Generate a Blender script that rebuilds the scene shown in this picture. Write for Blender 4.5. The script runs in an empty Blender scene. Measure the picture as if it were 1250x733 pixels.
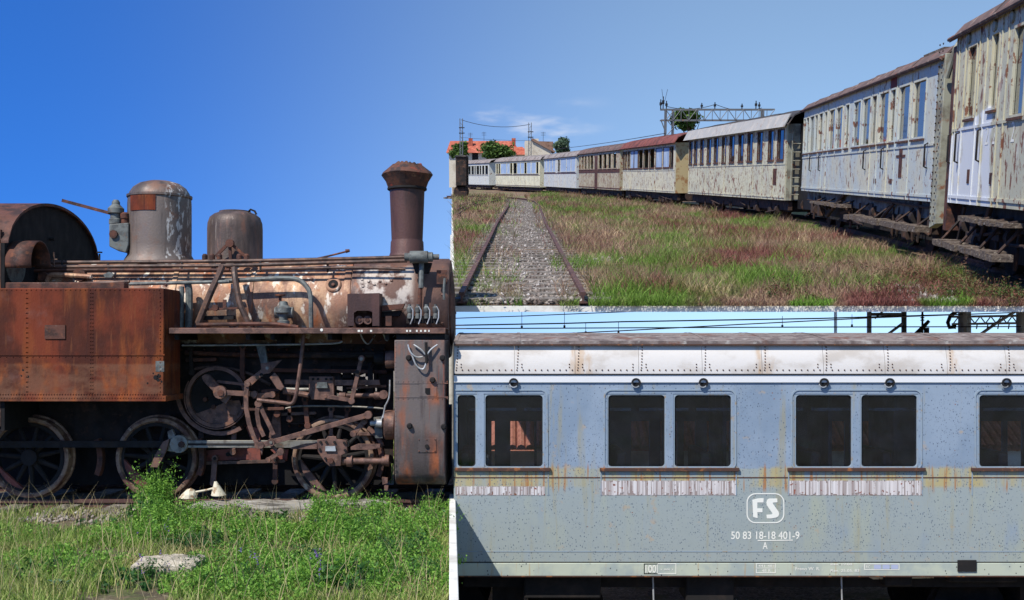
import bpy, bmesh, math, random
import numpy as np
from mathutils import Vector, Matrix
random.seed(7); rng = np.random.default_rng(7)
R = math.radians
SC = bpy.context.scene
COL = SC.collection
# ------------------------------------------------------------------ camera
F, CX, HY, H = 1300.0, 625.0, 420.0, 1.91      # focal length and principal point in photo pixels, eye height over the upper track
cam = bpy.data.cameras.new('camera'); camo = bpy.data.objects.new('camera', cam); COL.objects.link(camo)
camo.location = (0, 0, H); camo.rotation_euler = (R(90), 0, 0)
cam.sensor_width = 36; cam.lens = 36 * F / 1250; cam.shift_y = (HY - 366.5) / 1250
cam.clip_start = .1; cam.clip_end = 6000
SC.camera = camo
# ------------------------------------------------------------------ sky, sun, exposure
EL, AZ = 49, 220                                # sun behind the camera's left shoulder (azimuth from +Y towards +X)
W = bpy.data.worlds.new('World'); SC.world = W; W.use_nodes = True
nt = W.node_tree; nt.nodes.clear()
def wn(t, **k):
    n = nt.nodes.new(t)
    for a, b in k.items(): setattr(n, a, b)
    return n
out = wn('ShaderNodeOutputWorld'); bg = wn('ShaderNodeBackground'); sky = wn('ShaderNodeTexSky', sky_type='NISHITA', sun_disc=False)
sky.sun_elevation = R(EL); sky.sun_rotation = R(AZ); sky.altitude = 350; sky.air_density = 1.0; sky.dust_density = .25; sky.ozone_density = 3.2
tc = wn('ShaderNodeTexCoord'); up = wn('ShaderNodeVectorMath', operation='ADD'); up.inputs[1].default_value = (0, 0, .19)
nt.links.new(tc.outputs['Generated'], up.inputs[0]); nt.links.new(up.outputs[0], sky.inputs['Vector'])
# thin fair-weather clouds low over the horizon
sep = wn('ShaderNodeSeparateXYZ'); nt.links.new(tc.outputs['Generated'], sep.inputs[0])
mp = wn('ShaderNodeVectorMath', operation='MULTIPLY'); mp.inputs[1].default_value = (7, 7, 26); nt.links.new(tc.outputs['Generated'], mp.inputs[0])
nz = wn('ShaderNodeTexNoise'); nz.inputs['Scale'].default_value = 1.6; nz.inputs['Detail'].default_value = 6; nt.links.new(mp.outputs[0], nz.inputs['Vector'])
c1 = wn('ShaderNodeMapRange', interpolation_type='SMOOTHSTEP'); c1.inputs[1].default_value = .48; c1.inputs[2].default_value = .72; nt.links.new(nz.outputs['Fac'], c1.inputs[0])
e1 = wn('ShaderNodeMapRange', interpolation_type='SMOOTHSTEP'); e1.inputs[1].default_value = .17; e1.inputs[2].default_value = .195; nt.links.new(sep.outputs['Z'], e1.inputs[0])
e2 = wn('ShaderNodeMapRange', interpolation_type='SMOOTHSTEP'); e2.inputs[1].default_value = .235; e2.inputs[2].default_value = .2; nt.links.new(sep.outputs['Z'], e2.inputs[0])
e3 = wn('ShaderNodeMapRange', interpolation_type='SMOOTHSTEP'); e3.inputs[1].default_value = -.06; e3.inputs[2].default_value = -.03; nt.links.new(sep.outputs['X'], e3.inputs[0])
e4 = wn('ShaderNodeMapRange', interpolation_type='SMOOTHSTEP'); e4.inputs[1].default_value = .1; e4.inputs[2].default_value = .03; nt.links.new(sep.outputs['X'], e4.inputs[0])
last = c1
for e in (e1, e2, e3, e4):
    m = wn('ShaderNodeMath', operation='MULTIPLY'); nt.links.new(last.outputs[0], m.inputs[0]); nt.links.new(e.outputs[0], m.inputs[1]); last = m
m = wn('ShaderNodeMath', operation='MULTIPLY'); nt.links.new(last.outputs[0], m.inputs[0]); m.inputs[1].default_value = .75; last = m
# sky tinted by hand, deep blue at left and paler at right: one smooth turn of tone round the whole sky
SKYL = wn('ShaderNodeMapRange', interpolation_type='SMOOTHERSTEP'); SKYL.inputs[1].default_value = -.5; SKYL.inputs[2].default_value = .32; nt.links.new(sep.outputs['X'], SKYL.inputs[0])
hz = wn('ShaderNodeMixRGB', blend_type='MULTIPLY'); hz.inputs[0].default_value = 1
ton = wn('ShaderNodeMixRGB'); ton.inputs[1].default_value = (.26, .78, 1.58, 1); ton.inputs[2].default_value = (2.15, 2.05, 1.80, 1)
nt.links.new(SKYL.outputs[0], ton.inputs[0]); nt.links.new(sky.outputs[0], hz.inputs[1]); nt.links.new(ton.outputs[0], hz.inputs[2])
cm = wn('ShaderNodeMixRGB'); cm.inputs[2].default_value = (7.2, 7.3, 7.8, 1)
nt.links.new(last.outputs[0], cm.inputs[0]); nt.links.new(hz.outputs[0], cm.inputs[1])
nt.links.new(cm.outputs[0], bg.inputs[0]); bg.inputs[1].default_value = .10; nt.links.new(bg.outputs[0], out.inputs[0])
SUN = Vector((math.sin(R(AZ)) * math.cos(R(EL)), math.cos(R(AZ)) * math.cos(R(EL)), math.sin(R(EL))))
sl = bpy.data.lights.new('sun', 'SUN'); sl.energy = 4.8; sl.angle = R(.53); sl.color = (1, .955, .88)
so = bpy.data.objects.new('sun', sl); COL.objects.link(so); so.rotation_euler = (-SUN).to_track_quat('-Z', 'Y').to_euler(); so.location = (-8, -10, 30)
vs = SC.view_settings; vs.view_transform = 'Standard'; vs.look = 'None'; vs.exposure = .3; vs.gamma = 1; vs.use_curve_mapping = False
SC.cycles.max_bounces = 6; SC.cycles.transparent_max_bounces = 12; SC.cycles.use_denoising = True

# ------------------------------------------------------------------ helpers: pixels, meshes, objects
def P(px, py, d): return Vector(((px - CX) * d / F, d, H + (HY - py) * d / F))
DA, DB = 1.737, 205 / F                         # the upper yard: its ground rises 0.158 m a metre, 1.737 m under the eye at the camera
TH = math.atan(DB)
MD = Matrix.Translation((0, 0, H - DA)) @ Matrix.Rotation(TH, 4, 'X'); MDI = MD.inverted()
def yard(px, py):                               # pixel on the yard's ground -> yard coordinates
    Y = DA * F / (py - 215); q = MDI @ Vector(((px - CX) * Y / F, Y, H - DA + DB * Y)); return Vector((q.x, q.y, 0))
def yardz(px, py, Y): return MDI @ P(px, py, Y)  # pixel at a depth -> yard coordinates (z = height over the yard)

def lin(c):
    return tuple((x / 255 / 12.92 if x / 255 <= .04045 else ((x / 255 + .055) / 1.055) ** 2.4) for x in c) + (1,)

class MB:
    def __init__(s): s.v = []; s.f = []
    def add(s, vs, fs):
        o = len(s.v); s.v += [Vector(q) for q in vs]; s.f += [tuple(i + o for i in f) for f in fs]; return s
    def box(s, x0, x1, y0, y1, z0, z1):
        return s.add([(x, y, z) for x in (x0, x1) for y in (y0, y1) for z in (z0, z1)],
                     [(0, 1, 3, 2), (4, 6, 7, 5), (0, 4, 5, 1), (2, 3, 7, 6), (0, 2, 6, 4), (1, 5, 7, 3)])
    def obox(s, c, sx, sy, sz, rot):
        m = MB().box(-sx / 2, sx / 2, -sy / 2, sy / 2, -sz / 2, sz / 2); return s.add([Vector(c) + rot @ q for q in m.v], m.f)
    def prism(s, pts, ext):
        n = len(pts); pts = [Vector(p) for p in pts]; e = Vector(ext)
        return s.add(pts + [p + e for p in pts], [tuple(range(n)), tuple(range(2 * n - 1, n - 1, -1))] + [(i, i + n, (i + 1) % n + n, (i + 1) % n) for i in range(n)])
    def pp(s, pts, d, t):                       # polygon in pixels at depth d, t metres thick
        return s.prism([P(x, y, d) for x, y in pts], (0, t, 0))
    def tube(s, pts, r, n=8, cap=True):
        pts = [Vector(p) for p in pts]; k = len(pts); rs = r if isinstance(r, (list, tuple)) else [r] * k
        V = []; Fc = []; up0 = None
        for i in range(k):
            t = (pts[min(i + 1, k - 1)] - pts[max(i - 1, 0)]).normalized()
            if up0 is None: up0 = Vector((0, 0, 1)) if abs(t.z) < .9 else Vector((1, 0, 0))
            a = t.cross(up0).normalized(); b = a.cross(t).normalized(); up0 = b
            for j in range(n):
                w = 2 * math.pi * j / n; V.append(pts[i] + rs[i] * (math.cos(w) * a + math.sin(w) * b))
        for i in range(k - 1):
            for j in range(n): Fc.append((i * n + j, i * n + (j + 1) % n, (i + 1) * n + (j + 1) % n, (i + 1) * n + j))
        if cap: Fc += [tuple(range(n - 1, -1, -1)), tuple(range((k - 1) * n, k * n))]
        return s.add(V, Fc)
    def lathe(s, prof, o, ax, n=24, a0=0, a1=360, cap=True):
        o = Vector(o); ax = Vector(ax).normalized(); u = ax.orthogonal().normalized()
        if abs(ax.z) > .9: u = Vector((1, 0, 0))
        elif abs(ax.x) > .9: u = Vector((0, 0, 1)); u = (u - ax * u.dot(ax)).normalized()
        w = ax.cross(u); full = abs(a1 - a0) >= 360; m = n if full else n + 1; V = []; Fc = []
        for r, h in prof:
            for j in range(m):
                t = R(a0 + (a1 - a0) * j / n); V.append(o + ax * h + max(r, 1e-4) * (math.cos(t) * u + math.sin(t) * w))
        for i in range(len(prof) - 1):
            for j in range(n):
                j2 = (j + 1) % m; Fc.append((i * m + j, i * m + j2, (i + 1) * m + j2, (i + 1) * m + j))
        if cap and full: Fc += [tuple(range(m - 1, -1, -1)), tuple(range((len(prof) - 1) * m, len(prof) * m))]
        return s.add(V, Fc)
    def rod(s, a, b, w, d, t, ea=None, eb=None, holes=False):   # flat bar between two pixels with round ends; ea / eb = boss radius px
        ax, ay = a; bx, by = b; L = math.hypot(bx - ax, by - ay); ux, uy = (bx - ax) / L, (by - ay) / L; nx, ny = -uy, ux
        s.pp([(ax + nx * w / 2, ay + ny * w / 2), (bx + nx * w / 2, by + ny * w / 2), (bx - nx * w / 2, by - ny * w / 2), (ax - nx * w / 2, ay - ny * w / 2)], d, t)
        for (cx, cy), e in ((a, ea or w / 2), (b, eb or w / 2)): s.cyl(cx, cy, e, d - .004 - (.012 if e > w / 2 else 0), t + .008 + (.024 if e > w / 2 else 0), 14)
        return s
    def cyl(s, cx, cy, r, d, t, n=16):          # disc facing the camera, pixel centre and radius at depth d
        c = P(cx, cy, d); rr = r * d / F
        return s.prism([c + Vector((rr * math.cos(2 * math.pi * k / n), 0, rr * math.sin(2 * math.pi * k / n))) for k in range(n)], (0, t, 0))
    def ring(s, cx, cy, r0, r1, d, t, n=40, a0=0, a1=360):
        c = P(cx, cy, d); k = d / F; full = a1 - a0 >= 360; V = []; Fc = []; m = n if full else n + 1
        for j in range(m):
            w = R(a0 + (a1 - a0) * j / n); q = Vector((math.cos(w), 0, math.sin(w)))
            V += [c + q * r0 * k, c + q * r1 * k, c + q * r1 * k + Vector((0, t, 0)), c + q * r0 * k + Vector((0, t, 0))]
        for j in range(n):
            a, b = 4 * j, 4 * ((j + 1) % m)
            for e in range(4): Fc.append((a + e, a + (e + 1) % 4, b + (e + 1) % 4, b + e))
        if not full: Fc += [(0, 1, 2, 3), (4 * n + 3, 4 * n + 2, 4 * n + 1, 4 * n)]
        return s.add(V, Fc)
    def rivet(s, p, r=.012, nrm=(0, -1, 0), h=None):
        p = Vector(p); nn = Vector(nrm).normalized(); u = nn.orthogonal().normalized(); w = nn.cross(u); h = h or r * .7
        V = [p + r * (math.cos(k * math.pi / 3) * u + math.sin(k * math.pi / 3) * w) - nn * .002 for k in range(6)] + [p + .55 * r * (math.cos(k * math.pi / 3) * u + math.sin(k * math.pi / 3) * w) + nn * h for k in range(6)]
        return s.add(V, [(k, (k + 1) % 6, (k + 1) % 6 + 6, k + 6) for k in range(6)] + [tuple(range(6, 12))])
    def build(s, name, mat, parent=None, smooth=True, bev=0, angle=35):
        return obj(name, s.v, s.f, mat, parent, smooth, bev, angle)

WO = {}                                         # world (or root-frame) origin of each object, to place children
def meshof(name, v, f, smooth=True, angle=35):
    me = bpy.data.meshes.new(name); me.from_pydata([tuple(q) for q in v], [], f); 
    b = bmesh.new(); b.from_mesh(me); bmesh.ops.recalc_face_normals(b, faces=b.faces); b.to_mesh(me); b.free()
    if smooth:
        me.polygons.foreach_set('use_smooth', [True] * len(me.polygons)); me.set_sharp_from_angle(angle=R(angle))
    return me
def obj(name, v, f, mat, parent=None, smooth=True, bev=0, angle=35, origin=None):
    if origin is None:
        lo = Vector((min(q.x for q in v), min(q.y for q in v), min(q.z for q in v))); hi = Vector((max(q.x for q in v), max(q.y for q in v), max(q.z for q in v)))
        origin = Vector(((lo.x + hi.x) / 2, (lo.y + hi.y) / 2, lo.z if parent is None else (lo.z + hi.z) / 2))
    me = meshof(name, [q - origin for q in v], f, smooth, angle); me.materials.append(mat)
    o = bpy.data.objects.new(name, me); COL.objects.link(o); place(o, origin, parent)
    if bev:
        b = o.modifiers.new('bevel', 'BEVEL'); b.width = bev; b.segments = 2; b.limit_method = 'ANGLE'; b.angle_limit = R(40)
    return o
def place(o, origin, parent):
    WO[o.name] = Vector(origin)
    if parent is not None: o.parent = parent; o.location = Vector(origin) - WO[parent.name]
    else: o.location = origin
def inst(name, me, origin, parent, rot=None, scale=None):      # a piece sharing mesh data
    o = bpy.data.objects.new(name, me); COL.objects.link(o); place(o, origin, parent)
    if rot: o.rotation_euler = rot
    if scale: o.scale = scale
    return o
def root(name, label, cat, loc=(0, 0, 0), group=None):
    o = bpy.data.objects.new(name, None); COL.objects.link(o); o.empty_display_size = .2; place(o, loc, None); return tag(o, label, cat, group)
def tag(o, label, cat, group=None):
    o['label'] = label; o['category'] = cat
    if group: o['group'] = group
    return o
def struct(o, label=None):
    o['kind'] = 'structure'
    if label: o['label'] = label
    return o
def stuff(o, label=None, cat=None):
    o['kind'] = 'stuff'
    if label: o['label'] = label
    if cat: o['category'] = cat
    return o
def onyard(o): o.matrix_world = MD @ Matrix.Translation(WO[o.name]); return o
def fastmesh(name, V, T, mat, smooth=False):
    me = bpy.data.meshes.new(name); V = np.asarray(V, np.float32); T = np.asarray(T, np.int32)
    me.vertices.add(len(V)); me.vertices.foreach_set('co', V.ravel()); me.loops.add(T.size); me.loops.foreach_set('vertex_index', T.ravel())
    k = T.shape[1]; me.polygons.add(len(T)); me.polygons.foreach_set('loop_start', np.arange(0, T.size, k, dtype=np.int32)); me.polygons.foreach_set('loop_total', np.full(len(T), k, np.int32))
    me.update(calc_edges=True); me.validate(); me.materials.append(mat)
    if smooth: me.polygons.foreach_set('use_smooth', [True] * len(me.polygons))
    o = bpy.data.objects.new(name, me); COL.objects.link(o); WO[o.name] = Vector((0, 0, 0)); return o

# ------------------------------------------------------------------ materials
def newmat(name):
    m = bpy.data.materials.new(name); m.use_nodes = True; t = m.node_tree; return m, t, t.nodes['Principled BSDF']
def mat(name, base, layers=(), rough=.75, metal=0., bump=0., bs=(30, 30, 30), spec=.35, rnd=0):
    m, t, bs_ = newmat(name); N = t.nodes; L = t.links
    geo = N.new('ShaderNodeNewGeometry'); col = N.new('ShaderNodeRGB'); col.outputs[0].default_value = lin(base); cur = col.outputs[0]
    def noise(s, off, d, rough_=.55, kind='n'):
        s = s if isinstance(s, tuple) else (s, s, s)
        v = N.new('ShaderNodeVectorMath'); v.operation = 'MULTIPLY_ADD'; v.inputs[1].default_value = s; v.inputs[2].default_value = (off, off * .7, off * 1.3); L.new(geo.outputs['Position'], v.inputs[0])
        if kind == 'v':
            n = N.new('ShaderNodeTexVoronoi'); n.inputs['Scale'].default_value = 1; L.new(v.outputs[0], n.inputs['Vector']); return n.outputs['Distance']
        n = N.new('ShaderNodeTexNoise'); n.inputs['Scale'].default_value = 1; n.inputs['Detail'].default_value = d; n.inputs['Roughness'].default_value = rough_; L.new(v.outputs[0], n.inputs['Vector']); return n.outputs['Fac']
    for i, l in enumerate(layers):
        fac = noise(l['s'], l.get('o', i * 3.7 + 1), l.get('d', 5), l.get('r', .6), l.get('k', 'n'))
        mr = N.new('ShaderNodeMapRange'); mr.interpolation_type = 'SMOOTHSTEP'; mr.inputs[1].default_value = l['lo']; mr.inputs[2].default_value = l['hi']; mr.inputs[4].default_value = l.get('a', 1); L.new(fac, mr.inputs[0]); f = mr.outputs[0]
        if 'm' in l:                            # limit by a second, larger noise
            s2, lo2, hi2 = l['m']; g = noise(s2, i * 5.1 + 9, 3); r2 = N.new('ShaderNodeMapRange'); r2.interpolation_type = 'SMOOTHSTEP'; r2.inputs[1].default_value = lo2; r2.inputs[2].default_value = hi2; L.new(g, r2.inputs[0])
            mm = N.new('ShaderNodeMath'); mm.operation = 'MULTIPLY'; L.new(f, mm.inputs[0]); L.new(r2.outputs[0], mm.inputs[1]); f = mm.outputs[0]
        if 'box' in l:                          # a layer kept to a band of its own: axis, from, to, soft
            for ax, a, b, soft in l['box']:
                sp = N.new('ShaderNodeSeparateXYZ'); L.new(geo.outputs['Position'], sp.inputs[0])
                for lo, hi in ((a - soft, a), (b + soft, b)):
                    r3 = N.new('ShaderNodeMapRange'); r3.interpolation_type = 'SMOOTHSTEP'; r3.inputs[1].default_value = lo; r3.inputs[2].default_value = hi; L.new(sp.outputs[ax], r3.inputs[0])
                    mm = N.new('ShaderNodeMath'); mm.operation = 'MULTIPLY'; L.new(f, mm.inputs[0]); L.new(r3.outputs[0], mm.inputs[1]); f = mm.outputs[0]
        mx = N.new('ShaderNodeMixRGB'); mx.inputs[2].default_value = lin(l['c']); L.new(f, mx.inputs[0]); L.new(cur, mx.inputs[1]); cur = mx.outputs[0]
    if rnd:
        hs = N.new('ShaderNodeHueSaturation'); oi = N.new('ShaderNodeObjectInfo'); mr = N.new('ShaderNodeMapRange'); mr.inputs[3].default_value = 1 - rnd; mr.inputs[4].default_value = 1 + rnd
        L.new(oi.outputs['Random'], mr.inputs[0]); L.new(mr.outputs[0], hs.inputs['Value']); L.new(cur, hs.inputs['Color']); cur = hs.outputs[0]
    L.new(cur, bs_.inputs['Base Color']); bs_.inputs['Metallic'].default_value = metal; bs_.inputs['Specular IOR Level'].default_value = spec
    rn = noise((9, 9, 5), 4.4, 4); mr = N.new('ShaderNodeMapRange'); mr.inputs[1].default_value = .3; mr.inputs[2].default_value = .7; mr.inputs[3].default_value = max(.05, rough - .12); mr.inputs[4].default_value = min(1, rough + .1); L.new(rn, mr.inputs[0]); L.new(mr.outputs[0], bs_.inputs['Roughness'])
    if bump:
        bn = noise(bs, 2.2, 6); bp = N.new('ShaderNodeBump'); bp.inputs['Strength'].default_value = 1; bp.inputs['Distance'].default_value = bump; L.new(bn, bp.inputs['Height']); L.new(bp.outputs[0], bs_.inputs['Normal'])
    return m
def leafmat(name, cols, patch=(), trans=.35, rough=.6):   # cols: ramp over random per island; patch: (scale, lo, hi, colour)
    m, t, b = newmat(name); N = t.nodes; L = t.links; geo = N.new('ShaderNodeNewGeometry'); rp = N.new('ShaderNodeValToRGB')
    e = rp.color_ramp.elements
    while len(e) < len(cols): e.new(.5)
    for i, c in enumerate(cols): e[i].position = i / (len(cols) - 1); e[i].color = lin(c)
    L.new(geo.outputs['Random Per Island'], rp.inputs[0]); cur = rp.outputs[0]
    for i, (s, lo, hi, c) in enumerate(patch):
        n = N.new('ShaderNodeTexNoise'); n.inputs['Scale'].default_value = s; n.inputs['Detail'].default_value = 4; v = N.new('ShaderNodeVectorMath'); v.inputs[1].default_value = (i * 9.3, i * 4, 3 + i); L.new(geo.outputs['Position'], v.inputs[0]); L.new(v.outputs[0], n.inputs['Vector'])
        mr = N.new('ShaderNodeMapRange'); mr.inputs[1].default_value = lo; mr.inputs[2].default_value = hi; L.new(n.outputs['Fac'], mr.inputs[0])
        mu = N.new('ShaderNodeMixRGB'); mu.blend_type = 'MIX'; 
        hs = N.new('ShaderNodeHueSaturation'); hs.inputs['Color'].default_value = lin(c); ml = N.new('ShaderNodeMapRange'); ml.inputs[3].default_value = .55; ml.inputs[4].default_value = 1.45; L.new(geo.outputs['Random Per Island'], ml.inputs[0]); L.new(ml.outputs[0], hs.inputs['Value'])
        L.new(mr.outputs[0], mu.inputs[0]); L.new(cur, mu.inputs[1]); L.new(hs.outputs[0], mu.inputs[2]); cur = mu.outputs[0]
    L.new(cur, b.inputs['Base Color']); b.inputs['Roughness'].default_value = rough; b.inputs['Specular IOR Level'].default_value = .25
    if trans:
        tr = N.new('ShaderNodeBsdfTranslucent'); mx = N.new('ShaderNodeMixShader'); mx.inputs[0].default_value = trans; L.new(cur, tr.inputs[0]); L.new(b.outputs[0], mx.inputs[1]); L.new(tr.outputs[0], mx.inputs[2]); L.new(mx.outputs[0], N['Material Output'].inputs[0])
    return m
def glassmat(name, tint, refl=.10, dirt_sheen=.12):
    m, t, b = newmat(name); N = t.nodes; L = t.links; N.remove(b)
    tr = N.new('ShaderNodeBsdfTransparent'); tr.inputs[0].default_value = lin(tint); gl = N.new('ShaderNodeBsdfGlossy'); gl.inputs['Roughness'].default_value = .04; df = N.new('ShaderNodeBsdfDiffuse'); df.inputs[0].default_value = lin((146, 152, 164))  # diffuse film is dirt, its bluish tint standing in for sky sheen
    fr = N.new('ShaderNodeFresnel'); fr.inputs[0].default_value = 1.5; ad = N.new('ShaderNodeMath'); ad.operation = 'ADD'; ad.inputs[1].default_value = refl; L.new(fr.outputs[0], ad.inputs[0])
    m1 = N.new('ShaderNodeMixShader'); L.new(ad.outputs[0], m1.inputs[0]); L.new(tr.outputs[0], m1.inputs[1]); L.new(gl.outputs[0], m1.inputs[2])
    geo = N.new('ShaderNodeNewGeometry'); n = N.new('ShaderNodeTexNoise'); n.inputs['Scale'].default_value = 5; n.inputs['Detail'].default_value = 6; L.new(geo.outputs['Position'], n.inputs['Vector']); mr = N.new('ShaderNodeMapRange'); mr.inputs[1].default_value = .4; mr.inputs[2].default_value = .75; mr.inputs[4].default_value = dirt_sheen; mr.inputs[3].default_value = dirt_sheen * .15; L.new(n.outputs['Fac'], mr.inputs[0])
    m2 = N.new('ShaderNodeMixShader'); L.new(mr.outputs[0], m2.inputs[0]); L.new(m1.outputs[0], m2.inputs[1]); L.new(df.outputs[0], m2.inputs[2]); L.new(m2.outputs[0], N['Material Output'].inputs[0]); return m
ST = (7, 7, .7)                                 # vertical streaks
m_tank = mat('tank_rust', (112, 53, 35), [dict(c=(72, 38, 29), s=(2, 2, 1.2), lo=.4, hi=.62), dict(c=(134, 72, 36), s=(5, 5, .9), lo=.48, hi=.66, a=.7, m=(.9, .36, .58)), dict(c=(140, 88, 54), s=(22, 22, 2.6), lo=.55, hi=.75, a=.3), dict(c=(58, 32, 28), s=(14, 14, .8), lo=.54, hi=.72, a=.75), dict(c=(112, 84, 78), s=(1.6, 1.6, 2), lo=.56, hi=.7, a=.45, o=31),
               dict(c=(120, 86, 66), s=(3, 3, 6), lo=.35, hi=.65, a=.55, box=[('Z', 1.0, 1.66, .03)]), dict(c=(152, 82, 40), s=(4, 4, 1.8), lo=.5, hi=.66, a=.6, o=44, box=[('Z', 1.0, 1.66, .05)])], .8, .05, .004, (60, 60, 30), .15)
m_rust = mat('brown_rust', (92, 58, 46), [dict(c=(58, 40, 34), s=6, lo=.42, hi=.62), dict(c=(128, 76, 48), s=11, lo=.55, hi=.72, a=.7), dict(c=(120, 100, 90), s=17, lo=.6, hi=.75, a=.5)], .75, .1, .003, (50, 50, 50))
m_motion = mat('motion_rust', (112, 82, 70), [dict(c=(76, 54, 46), s=9, lo=.42, hi=.62), dict(c=(140, 92, 62), s=14, lo=.56, hi=.72, a=.6), dict(c=(148, 128, 112), s=25, lo=.6, hi=.78, a=.5)], .65, .2, .003, (60, 60, 60), .5)
m_dark = mat('black_iron', (26, 24, 24), [dict(c=(42, 35, 31), s=5, lo=.45, hi=.7)], .85, 0, .002)
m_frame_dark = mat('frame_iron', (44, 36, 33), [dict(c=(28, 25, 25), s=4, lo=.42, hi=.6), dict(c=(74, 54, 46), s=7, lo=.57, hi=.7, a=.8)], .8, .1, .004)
m_black = mat('black_shade', (19, 18, 19), [dict(c=(34, 31, 30), s=4, lo=.5, hi=.75)], .9)  # near black for the cab, and for shade painted into gaps and holes
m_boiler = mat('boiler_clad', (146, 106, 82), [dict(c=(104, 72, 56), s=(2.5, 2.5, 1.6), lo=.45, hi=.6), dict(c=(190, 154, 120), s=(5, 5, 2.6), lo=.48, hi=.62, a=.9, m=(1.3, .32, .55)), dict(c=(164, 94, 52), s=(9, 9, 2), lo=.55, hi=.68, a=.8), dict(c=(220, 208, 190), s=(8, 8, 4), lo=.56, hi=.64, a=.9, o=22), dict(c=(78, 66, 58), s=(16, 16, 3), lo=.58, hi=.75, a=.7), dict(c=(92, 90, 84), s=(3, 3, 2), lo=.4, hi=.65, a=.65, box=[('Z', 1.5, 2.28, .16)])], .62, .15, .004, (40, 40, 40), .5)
m_smoke = mat('smokebox', (104, 76, 64), [dict(c=(72, 52, 46), s=(2.5, 2.5, 2), lo=.45, hi=.62), dict(c=(190, 178, 166), s=(6, 6, 5), lo=.42, hi=.56, a=.95, o=12, box=[('X', -1.86, -1.28, .1), ('Z', 2.36, 2.82, .1)]), dict(c=(140, 88, 60), s=(10, 10, 2), lo=.58, hi=.74, a=.7)], .62, .15, .004, (40, 40, 40), .5)
m_dome = mat('dome_sheet', (112, 100, 92), [dict(c=(68, 58, 52), s=(3, 3, 1), lo=.42, hi=.62), dict(c=(122, 86, 66), s=(3, 3, 3.4), lo=.5, hi=.68, a=.75), dict(c=(212, 208, 200), s=(20, 20, 8), lo=.53, hi=.6, a=.7, o=17, box=[('X', -4.33, -4.18, .05)]), dict(c=(58, 50, 46), s=(18, 18, 1.4), lo=.58, hi=.74, a=.6)], .6, .2, .003, (40, 40, 40), .5)
m_sand = mat('sand_dome_sheet', (100, 82, 74), [dict(c=(68, 56, 50), s=(4, 4, 1), lo=.42, hi=.62), dict(c=(122, 84, 66), s=(9, 9, 2), lo=.53, hi=.7, a=.8), dict(c=(170, 158, 146), s=(20, 20, 1.8), lo=.62, hi=.75, a=.6)], .6, .2, .003, (40, 40, 40), .5)
m_chim = mat('chimney_rust', (84, 56, 50), [dict(c=(62, 42, 38), s=(4, 4, 1), lo=.42, hi=.62), dict(c=(108, 64, 50), s=(12, 12, 1.5), lo=.56, hi=.74, a=.6)], .6, .2, .003, (40, 40, 40), .5)
m_cap = mat('chimney_cap', (92, 60, 46), [dict(c=(58, 44, 40), s=8, lo=.45, hi=.62), dict(c=(136, 62, 48), s=7, lo=.58, hi=.68, o=9), dict(c=(140, 104, 74), s=14, lo=.6, hi=.72, a=.8)], .75, .1, .004, (30, 30, 30))
m_pipe = mat('pipe_brown', (92, 70, 60), [dict(c=(62, 50, 45), s=9, lo=.42, hi=.62), dict(c=(126, 92, 70), s=16, lo=.55, hi=.72, a=.7)], .6, .2)
m_grey = mat('grey_casting', (106, 110, 106), [dict(c=(78, 80, 78), s=10, lo=.42, hi=.62), dict(c=(122, 98, 80), s=15, lo=.58, hi=.72, a=.8), dict(c=(168, 166, 156), s=22, lo=.62, hi=.75, a=.6)], .65, .15)
m_case = mat('cylinder_clad', (104, 94, 90), [dict(c=(160, 86, 44), s=(5, 5, .9), lo=.44, hi=.6, a=.9, m=(1.6, .38, .6)), dict(c=(72, 62, 60), s=(7, 7, .8), lo=.5, hi=.68, a=.85), dict(c=(118, 108, 104), s=(14, 14, 1), lo=.58, hi=.74, a=.6), dict(c=(128, 60, 40), s=(18, 18, 1.2), lo=.6, hi=.74, a=.8), dict(c=(58, 50, 48), s=(4, 4, 1.5), lo=.4, hi=.6, a=.7, box=[('Z', -.2, .75, .25)])], .7, .15, .003, (40, 40, 40), .5)
m_tyre = mat('tyre_steel', (138, 112, 92), [dict(c=(90, 64, 54), s=7, lo=.42, hi=.58), dict(c=(184, 166, 142), s=12, lo=.58, hi=.7, a=.8), dict(c=(88, 58, 50), s=30, lo=.6, hi=.72, a=.8)], .65, .15)
m_red = mat('red_primer', (120, 66, 56), [dict(c=(92, 54, 48), s=8, lo=.45, hi=.62), dict(c=(140, 96, 84), s=14, lo=.58, hi=.74, a=.7)], .75)
m_steelrod = mat('steel_rod', (134, 130, 120), [dict(c=(92, 84, 76), s=(8, 8, 8), lo=.45, hi=.65), dict(c=(130, 90, 62), s=14, lo=.58, hi=.74, a=.7)], .5, .4)
m_rail = mat('rail_rust', (84, 60, 54), [dict(c=(112, 82, 70), s=6, lo=.45, hi=.65), dict(c=(62, 44, 40), s=15, lo=.55, hi=.7)], .7, .2)
m_wood = mat('weathered_wood', (148, 142, 130), [dict(c=(92, 86, 78), s=(3, 30, 30), lo=.45, hi=.6), dict(c=(186, 182, 172), s=(2, 22, 22), lo=.55, hi=.7, a=.8), dict(c=(70, 62, 54), s=(5, 40, 40), lo=.6, hi=.7)], .9, 0, .01, (4, 40, 40), rnd=.1)
m_sleep = mat('sleeper_wood', (120, 112, 102), [dict(c=(84, 76, 68), s=9, lo=.45, hi=.6), dict(c=(156, 150, 140), s=14, lo=.56, hi=.7)], .95, 0, .008, rnd=.18)
m_conc = mat('pale_concrete', (216, 214, 205), [dict(c=(188, 184, 172), s=3, lo=.45, hi=.65), dict(c=(160, 152, 138), s=(12, 12, 1.5), lo=.6, hi=.78, a=.5)], .9, 0, .003)
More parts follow.
